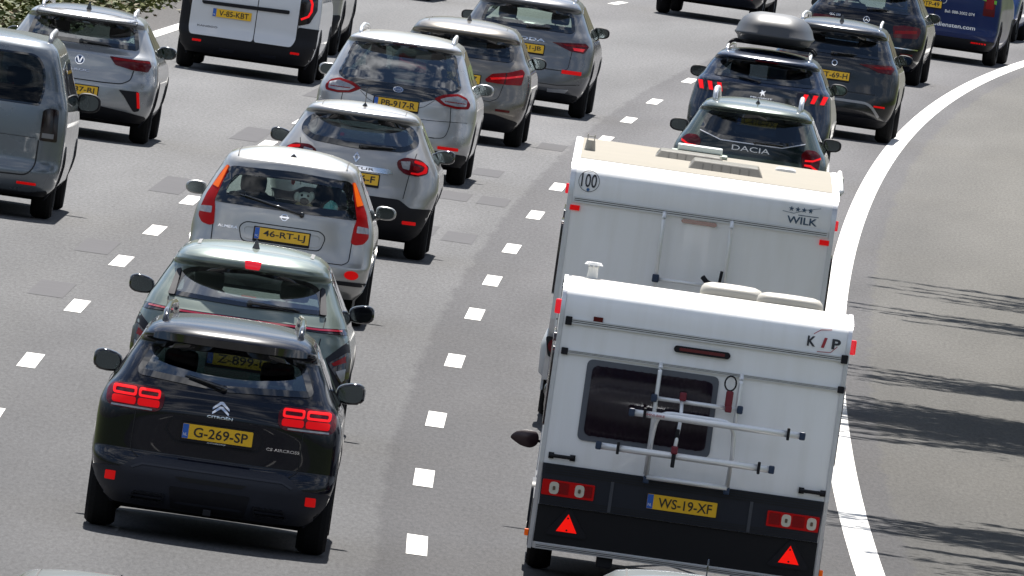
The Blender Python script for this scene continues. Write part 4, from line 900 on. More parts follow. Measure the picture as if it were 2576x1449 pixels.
ring(B, 'maker_emblem', 0, .90, .055, .047, CHROME); ring(B, 'emblem_field', 0, .90, .047, 0, mat('emblem_blue', (0, 0, 0)))
patch('maker_emblem', B.rear, [(-.035, .935), (-.022, .935), (0, .885), (.022, .935), (.035, .935), (.012, .865), (-.012, .865)], CHROME, B.root, .016, .006, .05)
text_on('model_name', 'T-ROC', B.rear, 0, .785, .26, .030, CHROME, B.root, .006, .01)
plate(B.root, B.rear, 'T-937-RJ', 0, .555, bold=.015)
for sg in (1, -1):
    f = (lambda p: p) if sg > 0 else mirror_poly
    patch('bumper_slot', B.rear, f([(.50, .615), (.73, .62), (.765, .40), (.70, .38), (.57, .55)]), BLACKP, B.root, .008, .01, .05, r=.02); patch('rear_reflector', B.rear, f([(.705, .61), (.735, .61), (.765, .43), (.735, .43)]), REFL, B.root, .014, .008, .05)
    seam(B.rear, [(sg * .64, .855), (sg * .62, .74), (sg * .52, .685), (sg * .3, .675)], B.root, r=.04, wd=.012)
seam(B.rear, [(-.3, .675), (.3, .675)], B.root, .012); rear_clad(B, [(-.85, .33), (-.6, .37), (-.3, .40), (.3, .40), (.6, .37), (.85, .33), (.78, .25), (-.78, .25)], BLACKP)
rails(B.root, [(.54, .75, 1.43), (.54, .85, 1.50), (.53, 1.8, 1.52), (.50, 2.5, 1.48), (.5, 2.6, 1.42)], .02, mat('satin_silver', (0, 0, 0))); fin(B, .75, 0, .09); wiper(B, -.02, 1.11, .30, 1.10)
# --- dark blue SUV with a roof box
prof = [(.22, .74, .18, .5, 3), (.30, .82, .05, .5, 3), (.45, .88, .0, .5, 3), (.60, .91, .02, .46, 3), (.78, .915, .05, .46, 2.8), (.92, .90, .08, .46, 2.7), (1.04, .88, .10, .45, 2.6), (1.16, .85, .13, .45, 2.6), (1.22, .80, .2, .43, 2.6),
        (1.32, .75, .30, .40, 2.6), (1.44, .68, .42, .38, 2.6), (1.465, .665, .3, .4, 2.4), (1.49, .65, .24, .44, 2.4), (1.53, .61, .32, .45, 2.4), (1.56, .55, .46, .5, 2.4)]
BLU = paint('navy_paint', (.002, .012, .038), .25, .22, .6)
root, B = car('navy_suv', 2.80, 276, .033, 'navy blue SUV carrying a grey roof box, three red claw bars in each lamp', 4.45, prof, BLU, crown=.05, belt=1.10, wr=.35, wout=.895, glassm=GLD,
              win=[(-.62, 1.225), (-.65, 1.245), (-.57, 1.445), (0, 1.47), (.57, 1.445), (.65, 1.245), (.62, 1.215), (0, 1.205)], win_in=.04, mir=(.91, 2.8, 1.19), mirm=BLACKP, q=(22, 24, 10), dz=.03)
patch('gloss_band', B.rear, [(-.82, 1.02), (-.78, 1.16), (.78, 1.16), (.82, 1.02), (.45, .985), (-.45, .985)], GLOSSB, B.root, .006, .012, .05, r=.02)
for sg in (1, -1):
    f = (lambda p: p) if sg > 0 else mirror_poly
    o = patch('tail_lamp', B.rear, f([(.44, 1.145), (.80, 1.15), (.85, 1.10), (.82, 1.02), (.46, 1.0)]), SMOKE, B.root, .010, .02, .05, r=.02)
    for x in (.50, .62, .74): patch('claw_bar', B.rear, f([(x, 1.03), (x + .05, 1.03), (x + .085, 1.135), (x + .03, 1.135)]), LITHI, o, .016, .006, .05)
patch('maker_emblem', B.rear, [(-.01, 1.12), (.02, 1.10), (.05, 1.115), (.025, 1.085), (.04, 1.04), (.01, 1.07), (-.01, 1.03), (-.01, 1.075), (-.04, 1.07), (-.01, 1.095)], CHROME, B.root, .014, .006, .05)
text_on('maker_name', 'PEUGEOT', B.rear, 0, 1.015, .28, .018, CHROME, B.root, .012, .01)
plate(B.root, B.rear, 'L-418-VX', 0, .70); rear_clad(B, [(-.89, .48), (-.55, .55), (.55, .55), (.89, .48), (.82, .30), (.74, .23), (-.74, .23), (-.82, .30)]); refls(B, .62, .76, .44, .48)
rails(B.root, [(.53, .72, 1.53), (.53, .84, 1.605), (.52, 1.9, 1.62), (.49, 2.6, 1.6), (.48, 2.7, 1.53)], .022, mat('satin_silver', (0, 0, 0)))
wiper(B, -.06, 1.21, -.32, 1.24); sillclad(B, .42)
patch('high_brake_lamp', B.rear, [(-.15, 1.472), (.15, 1.472), (.14, 1.487), (-.14, 1.487)], REDD, B.root, .006, .006, .05)
# roof box on its bars
Mt = Matrix.Translation((B.X, B.Y, 0)) @ Matrix.Rotation(-B.psi, 4, 'Z')
bx = empty('roof_box', Mt @ Vector((0.02, 1.0, 1.63)), -B.psi, 'grey hard-shell roof box strapped on top of the navy blue SUV', 'roof box')
BX = mat('roof_box_grey', (.05, .053, .06), .42, noise=.12, nscale=3)
def boxshell(zs, name, m, parent):
    bm = bmesh.new(); rings = []
    for z, hw, y0, y1, n in zs:
        rg = []
        for k in range(40):
            a = 2 * math.pi * k / 40; ex = 2 / n; c, s = math.cos(a), math.sin(a); my, hy = (y0 + y1) / 2, (y1 - y0) / 2
            rg.append(bm.verts.new((abs(c) ** ex * math.copysign(1, c) * hw, my + abs(s) ** ex * math.copysign(1, s) * hy, z)))
        rings.append(rg)
    for i in range(len(rings) - 1):
        for k in range(40): bm.faces.new((rings[i][k], rings[i][(k + 1) % 40], rings[i + 1][(k + 1) % 40], rings[i + 1][k]))
    bm.faces.new(rings[0]); bm.faces.new(rings[-1]); return obj_bm(name, bm, m, parent)
boxshell([(.08, .455, -.25, 1.45, 4.5), (.125, .47, -.33, 1.6, 4.5), (.16, .505, -.37, 1.68, 4.2), (.175, .51, -.38, 1.70, 4.2), (.19, .495, -.36, 1.66, 4.2), (.28, .47, -.34, 1.55, 3.6), (.36, .42, -.27, 1.3, 3.2), (.42, .34, -.12, 1.05, 2.8), (.45, .22, .1, .8, 2.4), (.455, .05, .3, .5, 2)], 'lid', BX, bx)
boxshell([(.045, .38, -.15, 1.3, 4), (.085, .45, -.24, 1.44, 4)], 'tray', BLACKP, bx)
for y in (.12, .95): mtube('roof_bar', arcpts([(-.56, y, -.02), (-.52, y, .045), (.52, y, .045), (.56, y, -.02)], .05), .02, BLACKP, bx, 8)
# --- dark green SUV with big roof-rail ends behind the caravan roof
prof = [(.22, .74, .18, .5, 3), (.30, .82, .05, .5, 3), (.45, .87, .0, .5, 3), (.60, .89, .02, .46, 3), (.78, .90, .06, .46, 2.8), (.95, .89, .08, .46, 2.7), (1.06, .85, .10, .45, 2.6), (1.14, .80, .14, .45, 2.6),
        (1.26, .735, .24, .40, 2.6), (1.38, .675, .34, .38, 2.6), (1.425, .655, .38, .38, 2.6), (1.44, .65, .28, .4, 2.4), (1.47, .63, .24, .44, 2.4), (1.51, .60, .32, .45, 2.4), (1.54, .54, .46, .5, 2.4)]
DGR = paint('dark_green_paint', (.055, .075, .062), .5, .26)
root, B = car('dark_green_suv', 2.50, 250, .022, 'dark green SUV with arched rail ends and white spaced lettering, just beyond the first caravan', 4.3, prof, DGR, crown=.05, belt=1.04, wr=.36, wout=.88, glassm=GLD,
              win=[(-.60, 1.16), (-.62, 1.19), (-.535, 1.42), (0, 1.435), (.535, 1.42), (.62, 1.19), (.60, 1.16), (.36, 1.10), (-.36, 1.10)], win_in=.05, mir=(.90, 2.65, 1.145), mirm=BLACKP, q=(22, 24, 10), dz=.03, mh=.15)
patch('hatch_panel', B.rear, [(-.61, 1.165), (-.36, 1.095), (.36, 1.095), (.61, 1.165), (.60, .95), (-.60, .95)], paint('dark_hatch_paint', (.005, .012, .015), .3, .22, .5), B.root, .005, .008, .05, r=.02)
patch('hatch_edge', B.rear, ribbon([(-.61, 1.175), (-.36, 1.098), (.36, 1.098), (.61, 1.175)], .010), mat('satin_silver', (0, 0, 0)), B.root, .010, .006, .05)
text_on('maker_name', 'DACIA', B.rear, .0, 1.035, .44, .058, WHITEL, B.root, .012, .0)
for sg in (1, -1):
    f = (lambda p: p) if sg > 0 else mirror_poly
    o = patch('tail_lamp', B.rear, f([(.58, 1.06), (.63, 1.115), (.74, 1.11), (.80, 1.06), (.80, .92), (.76, .87), (.62, .88)]), REDD, B.root, .012, .03, .04, r=.03)
    for z0, z1 in ((1.01, .96), (.93, .985)): patch('lamp_chevron', B.rear, f([(.80, z0 + .035), (.80, z0 + .01), (.72, (z0 + z1) / 2), (.63, (z0 + z1) / 2 - .005), (.63, (z0 + z1) / 2 + .015), (.72, (z0 + z1) / 2 + .02)] if z0 > 1 else [(.63, .95), (.70, .95), (.79, .90), (.79, .875), (.70, .925), (.63, .93)]), LITHI, o, .016, .006, .04)
plate(B.root, B.rear, 'Z-215-KD', 0, .80); rear_clad(B, [(-.88, .52), (-.5, .58), (.5, .58), (.88, .52), (.82, .30), (.74, .23), (-.74, .23), (-.82, .30)]); wiper(B, .04, 1.12, .36, 1.12)
rails(B.root, [(.50, .74, 1.50), (.50, .78, 1.62), (.50, .95, 1.66), (.49, 2.2, 1.64), (.48, 2.5, 1.52)], .030, mat('satin_silver', (0, 0, 0))); rod(B, .68, 0, .12, .02); sillclad(B, .42)
# --- charcoal seven-seat SUV
prof = [(.20, .74, .18, .5, 3), (.28, .82, .05, .5, 3), (.42, .88, .0, .5, 3), (.60, .915, .02, .46, 3), (.80, .92, .05, .46, 2.8), (.97, .90, .07, .46, 2.7), (1.08, .85, .10, .45, 2.6), (1.14, .81, .16, .45, 2.6),
        (1.26, .755, .26, .40, 2.6), (1.42, .68, .40, .38, 2.6), (1.45, .665, .3, .4, 2.4), (1.48, .65, .25, .44, 2.4), (1.53, .61, .32, .45, 2.4), (1.56, .55, .46, .5, 2.4)]
CHA = paint('charcoal_paint', (.010, .011, .014), .4, .22, .6)
root, B = car('charcoal_suv', 4.0, 301.7, .040, 'charcoal SUV with a silver arc on its bumper, right behind the roof-box car', 4.73, prof, CHA, crown=.06, belt=1.06, wr=.36, wout=.90, glassm=GLD,
              win=[(-.60, 1.145), (-.63, 1.17), (-.57, 1.42), (0, 1.445), (.57, 1.42), (.63, 1.17), (.60, 1.145)], win_in=.04, mir=(.90, 3.0, 1.13), mirm=BLACKP, q=(18, 24, 10), dz=.04)
lamp(B, 'tail_lamp', [(.34, 1.06), (.78, 1.085), (.83, 1.05), (.80, .97), (.62, .975), (.50, 1.02)], REDD, [('lamp_bar', [(.52, 1.045), (.78, 1.06), (.79, 1.03), (.60, 1.02)], RED, 0)], .01)
plate(B.root, B.rear, 'GT-69-H', -.02, .86, bold=.012, w=.5); refls(B, .62, .77, .49, .515)
patch('skid_arc', B.rear, ribbon(arcpts([(-.70, .36), (-.58, .53), (.58, .53), (.70, .36)], .12) and [(p.x, p.y) for p in arcpts([(-.70, .36, 0), (-.56, .535, 0), (.56, .535, 0), (.70, .36, 0)], .15)], .035), mat('satin_grey', (.30, .30, .31), .4, .6), B.root, .012, .01, .05)
ring(B, 'maker_emblem', 0, 1.03, .04, .03, CHROME); seam(B.rear, [(-.62, .66), (.62, .66)], B.root, .01)
rails(B.root, [(.55, .8, 1.54), (.55, .92, 1.62), (.54, 2.0, 1.64), (.51, 2.9, 1.61), (.5, 3.0, 1.54)], .02, mat('satin_silver', (0, 0, 0))); fin(B, .9, 0, .09); wiper(B, -.05, 1.16, .26, 1.17)
rear_clad(B, [(-.83, .30), (-.6, .33), (.6, .33), (.83, .30), (.73, .21), (-.73, .21)], BLACKP)
# --- black executive SUV
prof = [(.20, .76, .18, .5, 3), (.28, .84, .05, .5, 3), (.42, .90, .0, .5, 3), (.60, .935, .02, .46, 3), (.80, .945, .05, .46, 2.8), (.95, .93, .07, .46, 2.7), (1.05, .88, .12, .45, 2.6), (1.10, .84, .18, .45, 2.6),
        (1.22, .78, .28, .40, 2.6), (1.38, .70, .42, .38, 2.6), (1.41, .69, .32, .4, 2.4), (1.45, .67, .28, .44, 2.4), (1.52, .62, .34, .45, 2.4), (1.57, .55, .48, .5, 2.4)]
root, B = car('black_suv', 4.9, 339.5, .057, 'black SUV with broad dark-red lamps, between the charcoal SUV and the blue van', 4.7, prof, BLK, crown=.06, belt=1.03, wr=.37, tw=.24, wout=.92,
              win=[(-.64, 1.085), (-.66, 1.12), (-.60, 1.385), (0, 1.41), (.60, 1.385), (.66, 1.12), (.64, 1.085)], win_in=.04, mir=(.92, 2.95, 1.04), mirm=BLK, q=(18, 24, 10), dz=.04)
lamp(B, 'tail_lamp', [(.42, .90), (.60, .93), (.83, .92), (.86, .86), (.82, .74), (.46, .72)], REDD, [('lamp_bar', [(.46, .83), (.80, .87), (.80, .82), (.47, .78)], RED, .01)], .02)
ring(B, 'maker_emblem', 0, .94, .05, .042, CHROME); patch('maker_emblem', B.rear, [(0, .985), (.006, .944), (.04, .915), (0, .933), (-.04, .915), (-.006, .944)], CHROME, B.root, .010, .006, .05)
text_on('model_badge', 'GLC 250', B.rear, -.50, .955, .17, .035, CHROME, B.root, .006, .01); plate(B.root, B.rear, 'RK-502-B', 0, .80, dy=.016)
patch('bumper_chrome', B.rear, [(-.85, .56), (.85, .56), (.85, .575), (-.85, .575)], CHROME, B.root, .012, .01, .05); wiper(B, -.0, 1.1, .3, 1.12); refls(B, .6, .78, .46, .49, REDD)
# --- dark vehicle cut by the top edge
root, B = car('black_van', 2.6, 367.4, .072, 'black vehicle whose lower half only is seen at the top edge in the middle lane', 4.9, [(.30, .82, .1, .4, 3), (.42, .90, .02, .4, 3.4), (.7, .93, 0, .35, 3.6), (1.1, .93, .04, .35, 3.6), (1.5, .88, .1, .35, 3.4), (1.8, .78, .2, .35, 3.2), (1.9, .70, .3, .4, 3)], paint('black_van_paint', (.008, .009, .016), .2, .3),
              crown=.05, belt=1.15, wr=.34, tw=.215, wout=.90, win=[(-.66, 1.22), (.66, 1.22), (.62, 1.70), (-.62, 1.70)], glassm=GLD, mir=(.98, 3.4, 1.25), mirm=BLACKP, q=(14, 20, 8), dz=.06, cat='van')
lamp(B, 'tail_lamp', [(.76, .85), (.88, .85), (.86, 1.25), (.76, 1.25)], REDD); plate(B.root, B.rear, 'VT-08-KL', 0, .85); refls(B, .6, .75, .45, .48)
# --- dark car barely entering the frame at the top
root, B = car('dark_hatchback', -2.85, 351.2, .064, 'dark car of which only the tyres and shadow show at the top edge', 4.3, SUV1.zs and [(.20, .72, .18, .5, 3), (.28, .80, .05, .5, 3), (.45, .87, .0, .5, 3), (.8, .89, .05, .46, 2.8), (.98, .86, .1, .46, 2.7), (1.06, .8, .2, .45, 2.6), (1.34, .66, .45, .38, 2.6), (1.40, .62, .3, .4, 2.4), (1.45, .55, .42, .5, 2.4)],
              paint('slate_paint', (.03, .035, .045), .5, .25), crown=.05, belt=.98, wr=.33, win=[(-.6, 1.06), (.6, 1.06), (.54, 1.32), (-.54, 1.32)], mir=(.88, 2.6, 1.03), q=(14, 20, 8), dz=.06)
lamp(B, 'tail_lamp', [(.5, .85), (.8, .87), (.8, .98), (.5, .97)], REDD); plate(B.root, B.rear, 'N-730-SG', 0, .75); refls(B, .55, .75, .4, .43)

# ------------------------------------------------------------------ vans
def van(name, X, Y, psi, label, L_, H_, hw, m, lamps, bump=True, **k):
    prof = [(.24, hw * .86, .10, .35, 3.4), (.34, hw * .95, .02, .35, 3.6), (.48, hw * .985, 0, .32, 3.8), (.60, hw, .05, .30, 4), (.9, hw, .06, .28, 4), (1.15, hw * .985, .08, .28, 4), (H_ * .72, hw * .93, .14, .28, 3.8), (H_ * .86, hw * .85, .2, .28, 3.6), (H_ * .94, hw * .79, .26, .3, 3.2), (H_ * .975, hw * .72, .34, .35, 3)]
    front = [(.24, L_ - .12), (.5, L_), (.8, L_ - .04), (1.0, L_ - .3), (1.14, L_ - .85), (1.2, L_ - .98), (H_ * .975, L_ - 1.75)]
    return car(name, X, Y, psi, label, L_, prof, m, front=front, crown=H_ * .025, belt=1.18, cat='van', sidetop=H_ * .86, **k)
# grey-blue passenger van, left edge
VG = paint('blue_grey_paint', (.15, .17, .19), .55, .26)
root, B = van('grey_van', -5.77, 223, .010, 'blue-grey passenger van cut by the left edge, big dark rear window', 5.1, 1.86, 1.0, VG, None, glassm=GLV, wout=.945, wr=.345,
              win=[(-.70, 1.17), (.62, 1.17), (.70, 1.17), (.73, 1.35), (.70, 1.56), (.60, 1.69), (-.60, 1.69), (-.70, 1.56), (-.73, 1.35)], win_in=.02, mir=(1.09, 3.55, 1.17), mirm=BLACKP, mw=.24, mh=.20, q=(26, 24, 10), dz=.03, wr_r=.10)
lamp(B, 'tail_lamp', [(.74, 1.13), (.80, 1.16), (.90, 1.15), (.92, .82), (.74, .82)], SMOKE, [('reverse_lens', [(.76, .90), (.88, .90), (.88, .85), (.76, .85)], mat('smoke_clear', (.18, .18, .19), .1, coat=1), 0)], .02)
for sg in (1, -1): seam(B.rear, [(sg * .735, .82), (sg * .735, .55), (sg * .66, .45), (sg * .3, .44)], B.root, .014, r=.08)
seam(B.rear, [(-.3, .44), (.3, .44)], B.root, .014); seam(B.rear, [(-.72, .84), (.72, .84)], B.root, .005)
refls(B, .57, .77, .355, .378); plate(B.root, B.rear, 'RS-412-T', 0, .70, dy=.016); rear_clad(B, [(-.9, .31), (-.7, .275), (.7, .275), (.9, .31), (.86, .245), (-.86, .245)], BLACKP)
rails(B.root, [(.70, .62, 1.80), (.70, .72, 1.885), (.69, 2.2, 1.90), (.66, 3.2, 1.86), (.65, 3.3, 1.80)], .026, mat('satin_grey', (0, 0, 0)))
ring(B, 'maker_emblem', 0, 1.02, .06, .05, CHROME)
# white twin-door delivery van
WHT = paint('white_paint', (.66, .67, .69), .0, .32)
root, B = van('white_van', -3.98, 290, .035, 'white panel van with twin rear doors, black bumper and bright red curved lamps', 4.5, 1.84, .935, WHT, None, wout=.93, wr=.33, interior=False, q=(26, 24, 10), dz=.03, mir=(1.02, 3.1, 1.2), mirm=BLACKP)
D_ = [(-.79, .92), (-.76, .47), (.60, .47), (.64, .60), (.62, 1.70), (-.70, 1.70)]
rear_clad(B, [(-.94, 1.10), (-.80, 1.10), (-.80, .60), (-.765, .465), (.60, .465), (.80 - .14, .60), (.66, .75), (.94, .75), (.94, .40), (.88, .26), (.80, .245), (-.80, .245), (-.88, .26), (-.94, .40)], BLACKP, .03, .012, 'bumper')
D_ = [(-.76, .475), (.635, .475), (.66, .60), (.655, 1.45), (.60, 1.66), (-.60, 1.66), (-.66, 1.45), (-.785, .90), (-.785, .60)]
patch('door', B.rear, [(-.76, .475), (.085, .475), (.085, 1.64), (-.62, 1.64), (-.70, 1.40), (-.785, .90), (-.785, .55)], WHT, B.root, .03, .04, .06, r=.04)
patch('door', B.rear, [(.097, .475), (.60, .475), (.645, .55), (.645, 1.35), (.60, 1.64), (.097, 1.64)], WHT, B.root, .03, .04, .06, r=.04)
patch('door_seal', B.rear, fillet([(-.775, .46), (.61, .46), (.66, .54), (.66, 1.38), (.61, 1.66), (-.63, 1.66), (-.715, 1.40), (-.80, .90), (-.80, .54)], .04), SEAM, B.root, .015, .01, .08)
patch('handle_strip', B.rear, [(-.66, .935), (.52, .955), (.52, .905), (-.64, .89)], BLACKP, B.root, .05, .03, .06, r=.02)
plate(B.root, B.rear, 'V-85-KBT', -.235, .795, dy=.045, bold=.012, frame=False)
text_on('model_name', 'KANGOO', B.rear, -.54, .59, .27, .038, mat('badge_grey', (.10, .10, .11), .4), B.root, .036, .02)
for sg in (1, -1):
    f = (lambda p: p) if sg > 0 else mirror_poly
    o = patch('tail_lamp', B.rear, f([(.66, 1.22), (.86, 1.20), (.875, 1.00), (.80, .82), (.66, .77)]), SMOKE, B.root, .014, .03, .05, r=.02)
    patch('lit_curve', B.rear, f(ribbon([(.73, 1.22), (.80, 1.08), (.80, .98), (.77, .91), (.68, .86)], .028)), LITHI, o, .022, .008, .05)
refls(B, .60, .72, .385, .415)
patch('bumper_step', B.rear, [(-.35, .33), (-.15, .33), (-.15, .30), (-.35, .30)], CLAD, B.root, .02, .01, .08); patch('bumper_step', B.rear, [(.2, .33), (.42, .33), (.42, .30), (.2, .30)], CLAD, B.root, .02, .01, .08)
# pale grey van beyond it
root, B = van('beige_van', -3.9, 307, .044, 'pale grey vehicle mostly hidden beyond the white panel van', 4.6, 1.95, .95, paint('warm_grey_paint', (.33, .32, .29), .3, .35), None, wout=.93, wr=.36, tw=.235, interior=False, q=(18, 20, 8), dz=.05,
              win=[(-.68, 1.02), (.66, 1.02), (.66, 1.60), (-.66, 1.60)], glassm=GLD, mir=(1.02, 3.1, 1.2), mirm=BLACKP)
rear_clad(B, [(-.94, .80), (-.70, .85), (-.5, .56), (.5, .56), (.68, .56), (.94, .60), (.94, .40), (.88, .26), (-.88, .26), (-.94, .40)], BLACKP, .03, .012, 'bumper')
rear_clad(B, [(.08, .95), (.38, .95), (.48, .68), (.66, .62), (.66, .56), (.08, .56)], BLACKP, .03, .010, 'black_trim'); refls(B, .12, .2, .82, .85, REDD)
# blue lettered van
BV = paint('royal_blue_paint', (.002, .014, .085), 0, .35, .4, .2)
root, B = van('blue_van', 6.45, 362, .078, 'royal blue delivery van with white web address lettering, top right corner', 4.9, 1.95, .97, BV, None, wout=.955, wr=.34, interior=False, q=(18, 20, 8), dz=.05, mir=(1.05, 3.4, 1.2), mirm=BLACKP)
ring(B, 'maker_emblem', .0, 1.00, .06, .05, CHROME); text_on('phone_lettering', 'Bel: 088-3002 074', B.rear, .30, .825, .50, .05, WHITEL, B.root, .008, .01); text_on('web_lettering', 'versdiensten.com', B.rear, .16, .60, .86, .075, WHITEL, B.root, .008, .015)
lamp(B, 'tail_lamp', [(.68, 1.22), (.86, 1.22), (.875, .83), (.68, .83)], REDD, [('lamp_block', [(.71, 1.12), (.84, 1.12), (.84, .95), (.71, .95)], RED, .02)]); plate(B.root, B.rear, '2-DTP-49', -.28, .91, dy=.016)
for x in (.0,): seam(B.rear, [(-.12, .45), (-.12, 1.7)], B.root, .012)
rear_clad(B, [(-.95, .41), (.95, .41), (.90, .28), (.80, .245), (-.80, .245), (-.90, .28)], BLACKP, .02, .012, 'bumper'); refls(B, .55, .80, .35, .375)
patch('green_stripe', B.rear, [(.30, 1.16), (.88, 1.04), (.88, 1.10), (.30, 1.24)], mat('lime_vinyl', (.14, .45, .04), .4), B.root, .01, .004, .05)
# bright blue car
prof = [(.20, .72, .18, .5, 3), (.28, .80, .05, .5, 3), (.45, .87, .0, .5, 3), (.8, .89, .05, .46, 2.8), (.98, .86, .1, .46, 2.7), (1.06, .8, .2, .45, 2.6), (1.34, .66, .45, .38, 2.6), (1.40, .62, .3, .4, 2.4), (1.45, .55, .42, .5, 2.4)]
root, B = car('blue_hatchback', 7.3, 384.6, .092, 'bright blue car at the far right corner beyond the blue van', 4.3, prof, paint('bright_blue_paint', (.01, .07, .30), .3, .25), crown=.05, belt=.98, wr=.33, win=[(-.6, 1.06), (.6, 1.06), (.54, 1.32), (-.54, 1.32)], mir=(.88, 2.6, 1.03), q=(14, 20, 8), dz=.06)
lamp(B, 'tail_lamp', [(.5, .85), (.8, .87), (.8, .98), (.5, .97)], RED); plate(B.root, B.rear, 'R-156-PX', 0, .70); refls(B, .55, .75, .4, .43)
rear_clad(B, [(-.86, .42), (.86, .42), (.80, .28), (.72, .205), (-.72, .205), (-.80, .28)], BLACKP)
# two cars nearest the camera, only their roofs in view
prof = [(.20, .72, .18, .5, 3), (.28, .80, .05, .5, 3), (.45, .87, .0, .5, 3), (.8, .89, .05, .46, 2.8), (.98, .86, .1, .46, 2.7), (1.06, .8, .2, .45, 2.6), (1.34, .66, .45, .38, 2.6), (1.40, .62, .3, .4, 2.4), (1.45, .55, .42, .5, 2.4)]
NEARX = [('silver_hatchback', -1.95, 121.4, paint('blue_silver_paint', (.20, .21, .225)), 'silver car whose roof edge just enters the bottom left corner'), ('silver_hatchback', 1.42, 131.5, paint('blue_silver_paint', (0, 0, 0)), 'pale silver car with rod antenna, only its roof showing below the nearest caravan')]
for nm, X, Y, m, lb in NEARX:
    root, B = car(nm, X, Y, 0, lb, 4.3, prof, m, crown=.05, belt=.98, wr=.33, win=[(-.6, 1.06), (.6, 1.06), (.54, 1.32), (-.54, 1.32)], mir=(.88, 2.6, 1.03), dz=.04)
    lamp(B, 'tail_lamp', [(.5, .85), (.8, .87), (.8, .98), (.5, .97)], RED); plate(B.root, B.rear, 'TN-483-X' if X < 0 else 'S-902-HB', 0, .75); refls(B, .55, .75, .4, .43); rod(B, .75, 0, .16, .05) if X > 0 else fin(B, .8)
    for sg in (1, -1): seam(B.roofS, [(sg * .48, .55), (sg * .48, 2.2)], B.root, .012, 'roof_ditch')
# cars towing the caravans
root, B = car('towing_car', 1.35, 168.2, 0, 'grey estate towing the nearest caravan, hidden in front of it except its mirror', 4.6, prof, paint('slate_paint', (0, 0, 0)), crown=.05, belt=.98, wr=.33, win=[(-.6, 1.06), (.6, 1.06), (.54, 1.32), (-.54, 1.32)], dz=.05, q=(14, 20, 8), mir=(.88, 2.8, 1.03))
lamp(B, 'tail_lamp', [(.5, .85), (.8, .87), (.8, .98), (.5, .97)], RED); plate(B.root, B.rear, 'XS-317-D', 0, .75)
root, B = car('towing_car', 1.75, 198.6, .006, 'dark estate towing the front caravan, wholly hidden in front of it', 4.6, prof, CHA, crown=.05, belt=.98, wr=.33, win=[(-.6, 1.06), (.6, 1.06), (.54, 1.32), (-.54, 1.32)], dz=.05, q=(14, 20, 8), mir=(.88, 2.8, 1.03))
plate(B.root, B.rear, 'JP-640-N', 0, .75); lamp(B, 'tail_lamp', [(.5, .85), (.8, .87), (.8, .98), (.5, .97)], RED)

# ------------------------------------------------------------------ people inside
def occupant(B, x, y, z, col, label, hair=(.03, .02, .015)): person(x, y, z, (B.X, B.Y, 0), -B.psi, col, label, hair)
occupant(CARS['suv'], -.36, 2.22, .62, (.05, .06, .09), 'driver in dark clothing at the wheel of the black SUV with lit lamps')
occupant(CARS['green'], -.36, 2.07, .56, (.12, .12, .13), 'driver in grey at the wheel of the sage green crossover')
occupant(CARS['silver'], -.36, 1.98, .60, (.04, .05, .07), 'driver in navy at the wheel of the silver car with the plush dog')
occupant(CARS['carrier'], -.36, 2.52, .72, (.03, .03, .035), 'driver in black at the wheel of the tall silver people carrier')
occupant(CARS['carrier'], .36, 2.52, .70, (.30, .10, .12), 'front passenger in dull red inside the tall silver people carrier', (.10, .06, .03))

# ================================================================== caravans
class Van:
    """caravan shell: a side profile (y, z) extruded across, edges eased"""
    def __init__(s, hw, rearp, L_, H_):
        s.hw = hw; zs = [p[1] for p in rearp]; s.yr = pchip(zs, [p[0] for p in rearp]); s.top = H_; s.L = L_
        s.rear = Surf(lambda x, z: Vector((x, s.yr(z), z)), (0, -1, 0)); s.side_r = Surf(lambda y, z: Vector((hw, y, z)), (1, 0, 0)); s.side_l = Surf(lambda y, z: Vector((-hw, y, z)), (-1, 0, 0)); s.roofS = Surf(lambda x, y: Vector((x, y, H_)), (0, 0, 1))
def shell(V, prof, m, roofm, parent, r=.035, roof_z=None):
    """prof: closed (y,z) loop"""
    bm = bmesh.new(); n = len(prof); hw = V.hw; cols = [(-hw, r * .9), (-hw + r * .3, r * .3), (-hw + r, 0), (hw - r, 0), (hw - r * .3, r * .3), (hw, r * .9)]
    cy = sum(p[0] for p in prof) / n; rings = []
    for x, ins in cols:
        pp = shrink(prof, ins) if ins > 0 else prof
        rings.append([bm.verts.new((x, p[0], p[1])) for p in pp])
    for i in range(len(rings) - 1):
        for k in range(n): bm.faces.new((rings[i][k], rings[i][(k + 1) % n], rings[i + 1][(k + 1) % n], rings[i + 1][k]))
    bm.faces.new(rings[0]); bm.faces.new(rings[-1])
    return obj_bm('body', bm, m, parent)
def arc2(p0, p1, p2, n=12): return [((1 - t) ** 2 * p0[0] + 2 * t * (1 - t) * p1[0] + t * t * p2[0], (1 - t) ** 2 * p0[1] + 2 * t * (1 - t) * p1[1] + t * t * p2[1]) for t in [k / n for k in range(n + 1)]]
def trimrail(V, prof, parent, m=ALU, wd=.022, zmin=.3, out=.006, name='edge_trim'):
    for sg in (1, -1):
        bm = bmesh.new(); pp = [p for p in prof if p[1] > zmin - .001]; c = (sum(p[0] for p in pp) / len(pp), sum(p[1] for p in pp) / len(pp))
        o = shrink(prof, -out); i_ = shrink(prof, .012); n = min(len(o), len(i_)); rg = []
        for x in (sg * (V.hw + .008), sg * (V.hw - wd)):
            rg.append([bm.verts.new((x, q[0], q[1])) for q in o]); rg.append([bm.verts.new((x, q[0], q[1])) for q in i_])
        for k in range(n):
            j = (k + 1) % n
            for a, b in ((0, 2), (0, 1)): bm.faces.new((rg[a][k], rg[a][j], rg[b][j], rg[b][k]))
            bm.faces.new((rg[2][k], rg[2][j], rg[3][j], rg[3][k]))
        obj_bm(name, bm, m, parent, False)
WCAR = mat('caravan_white', (.84, .845, .85), .38, coat=.3)
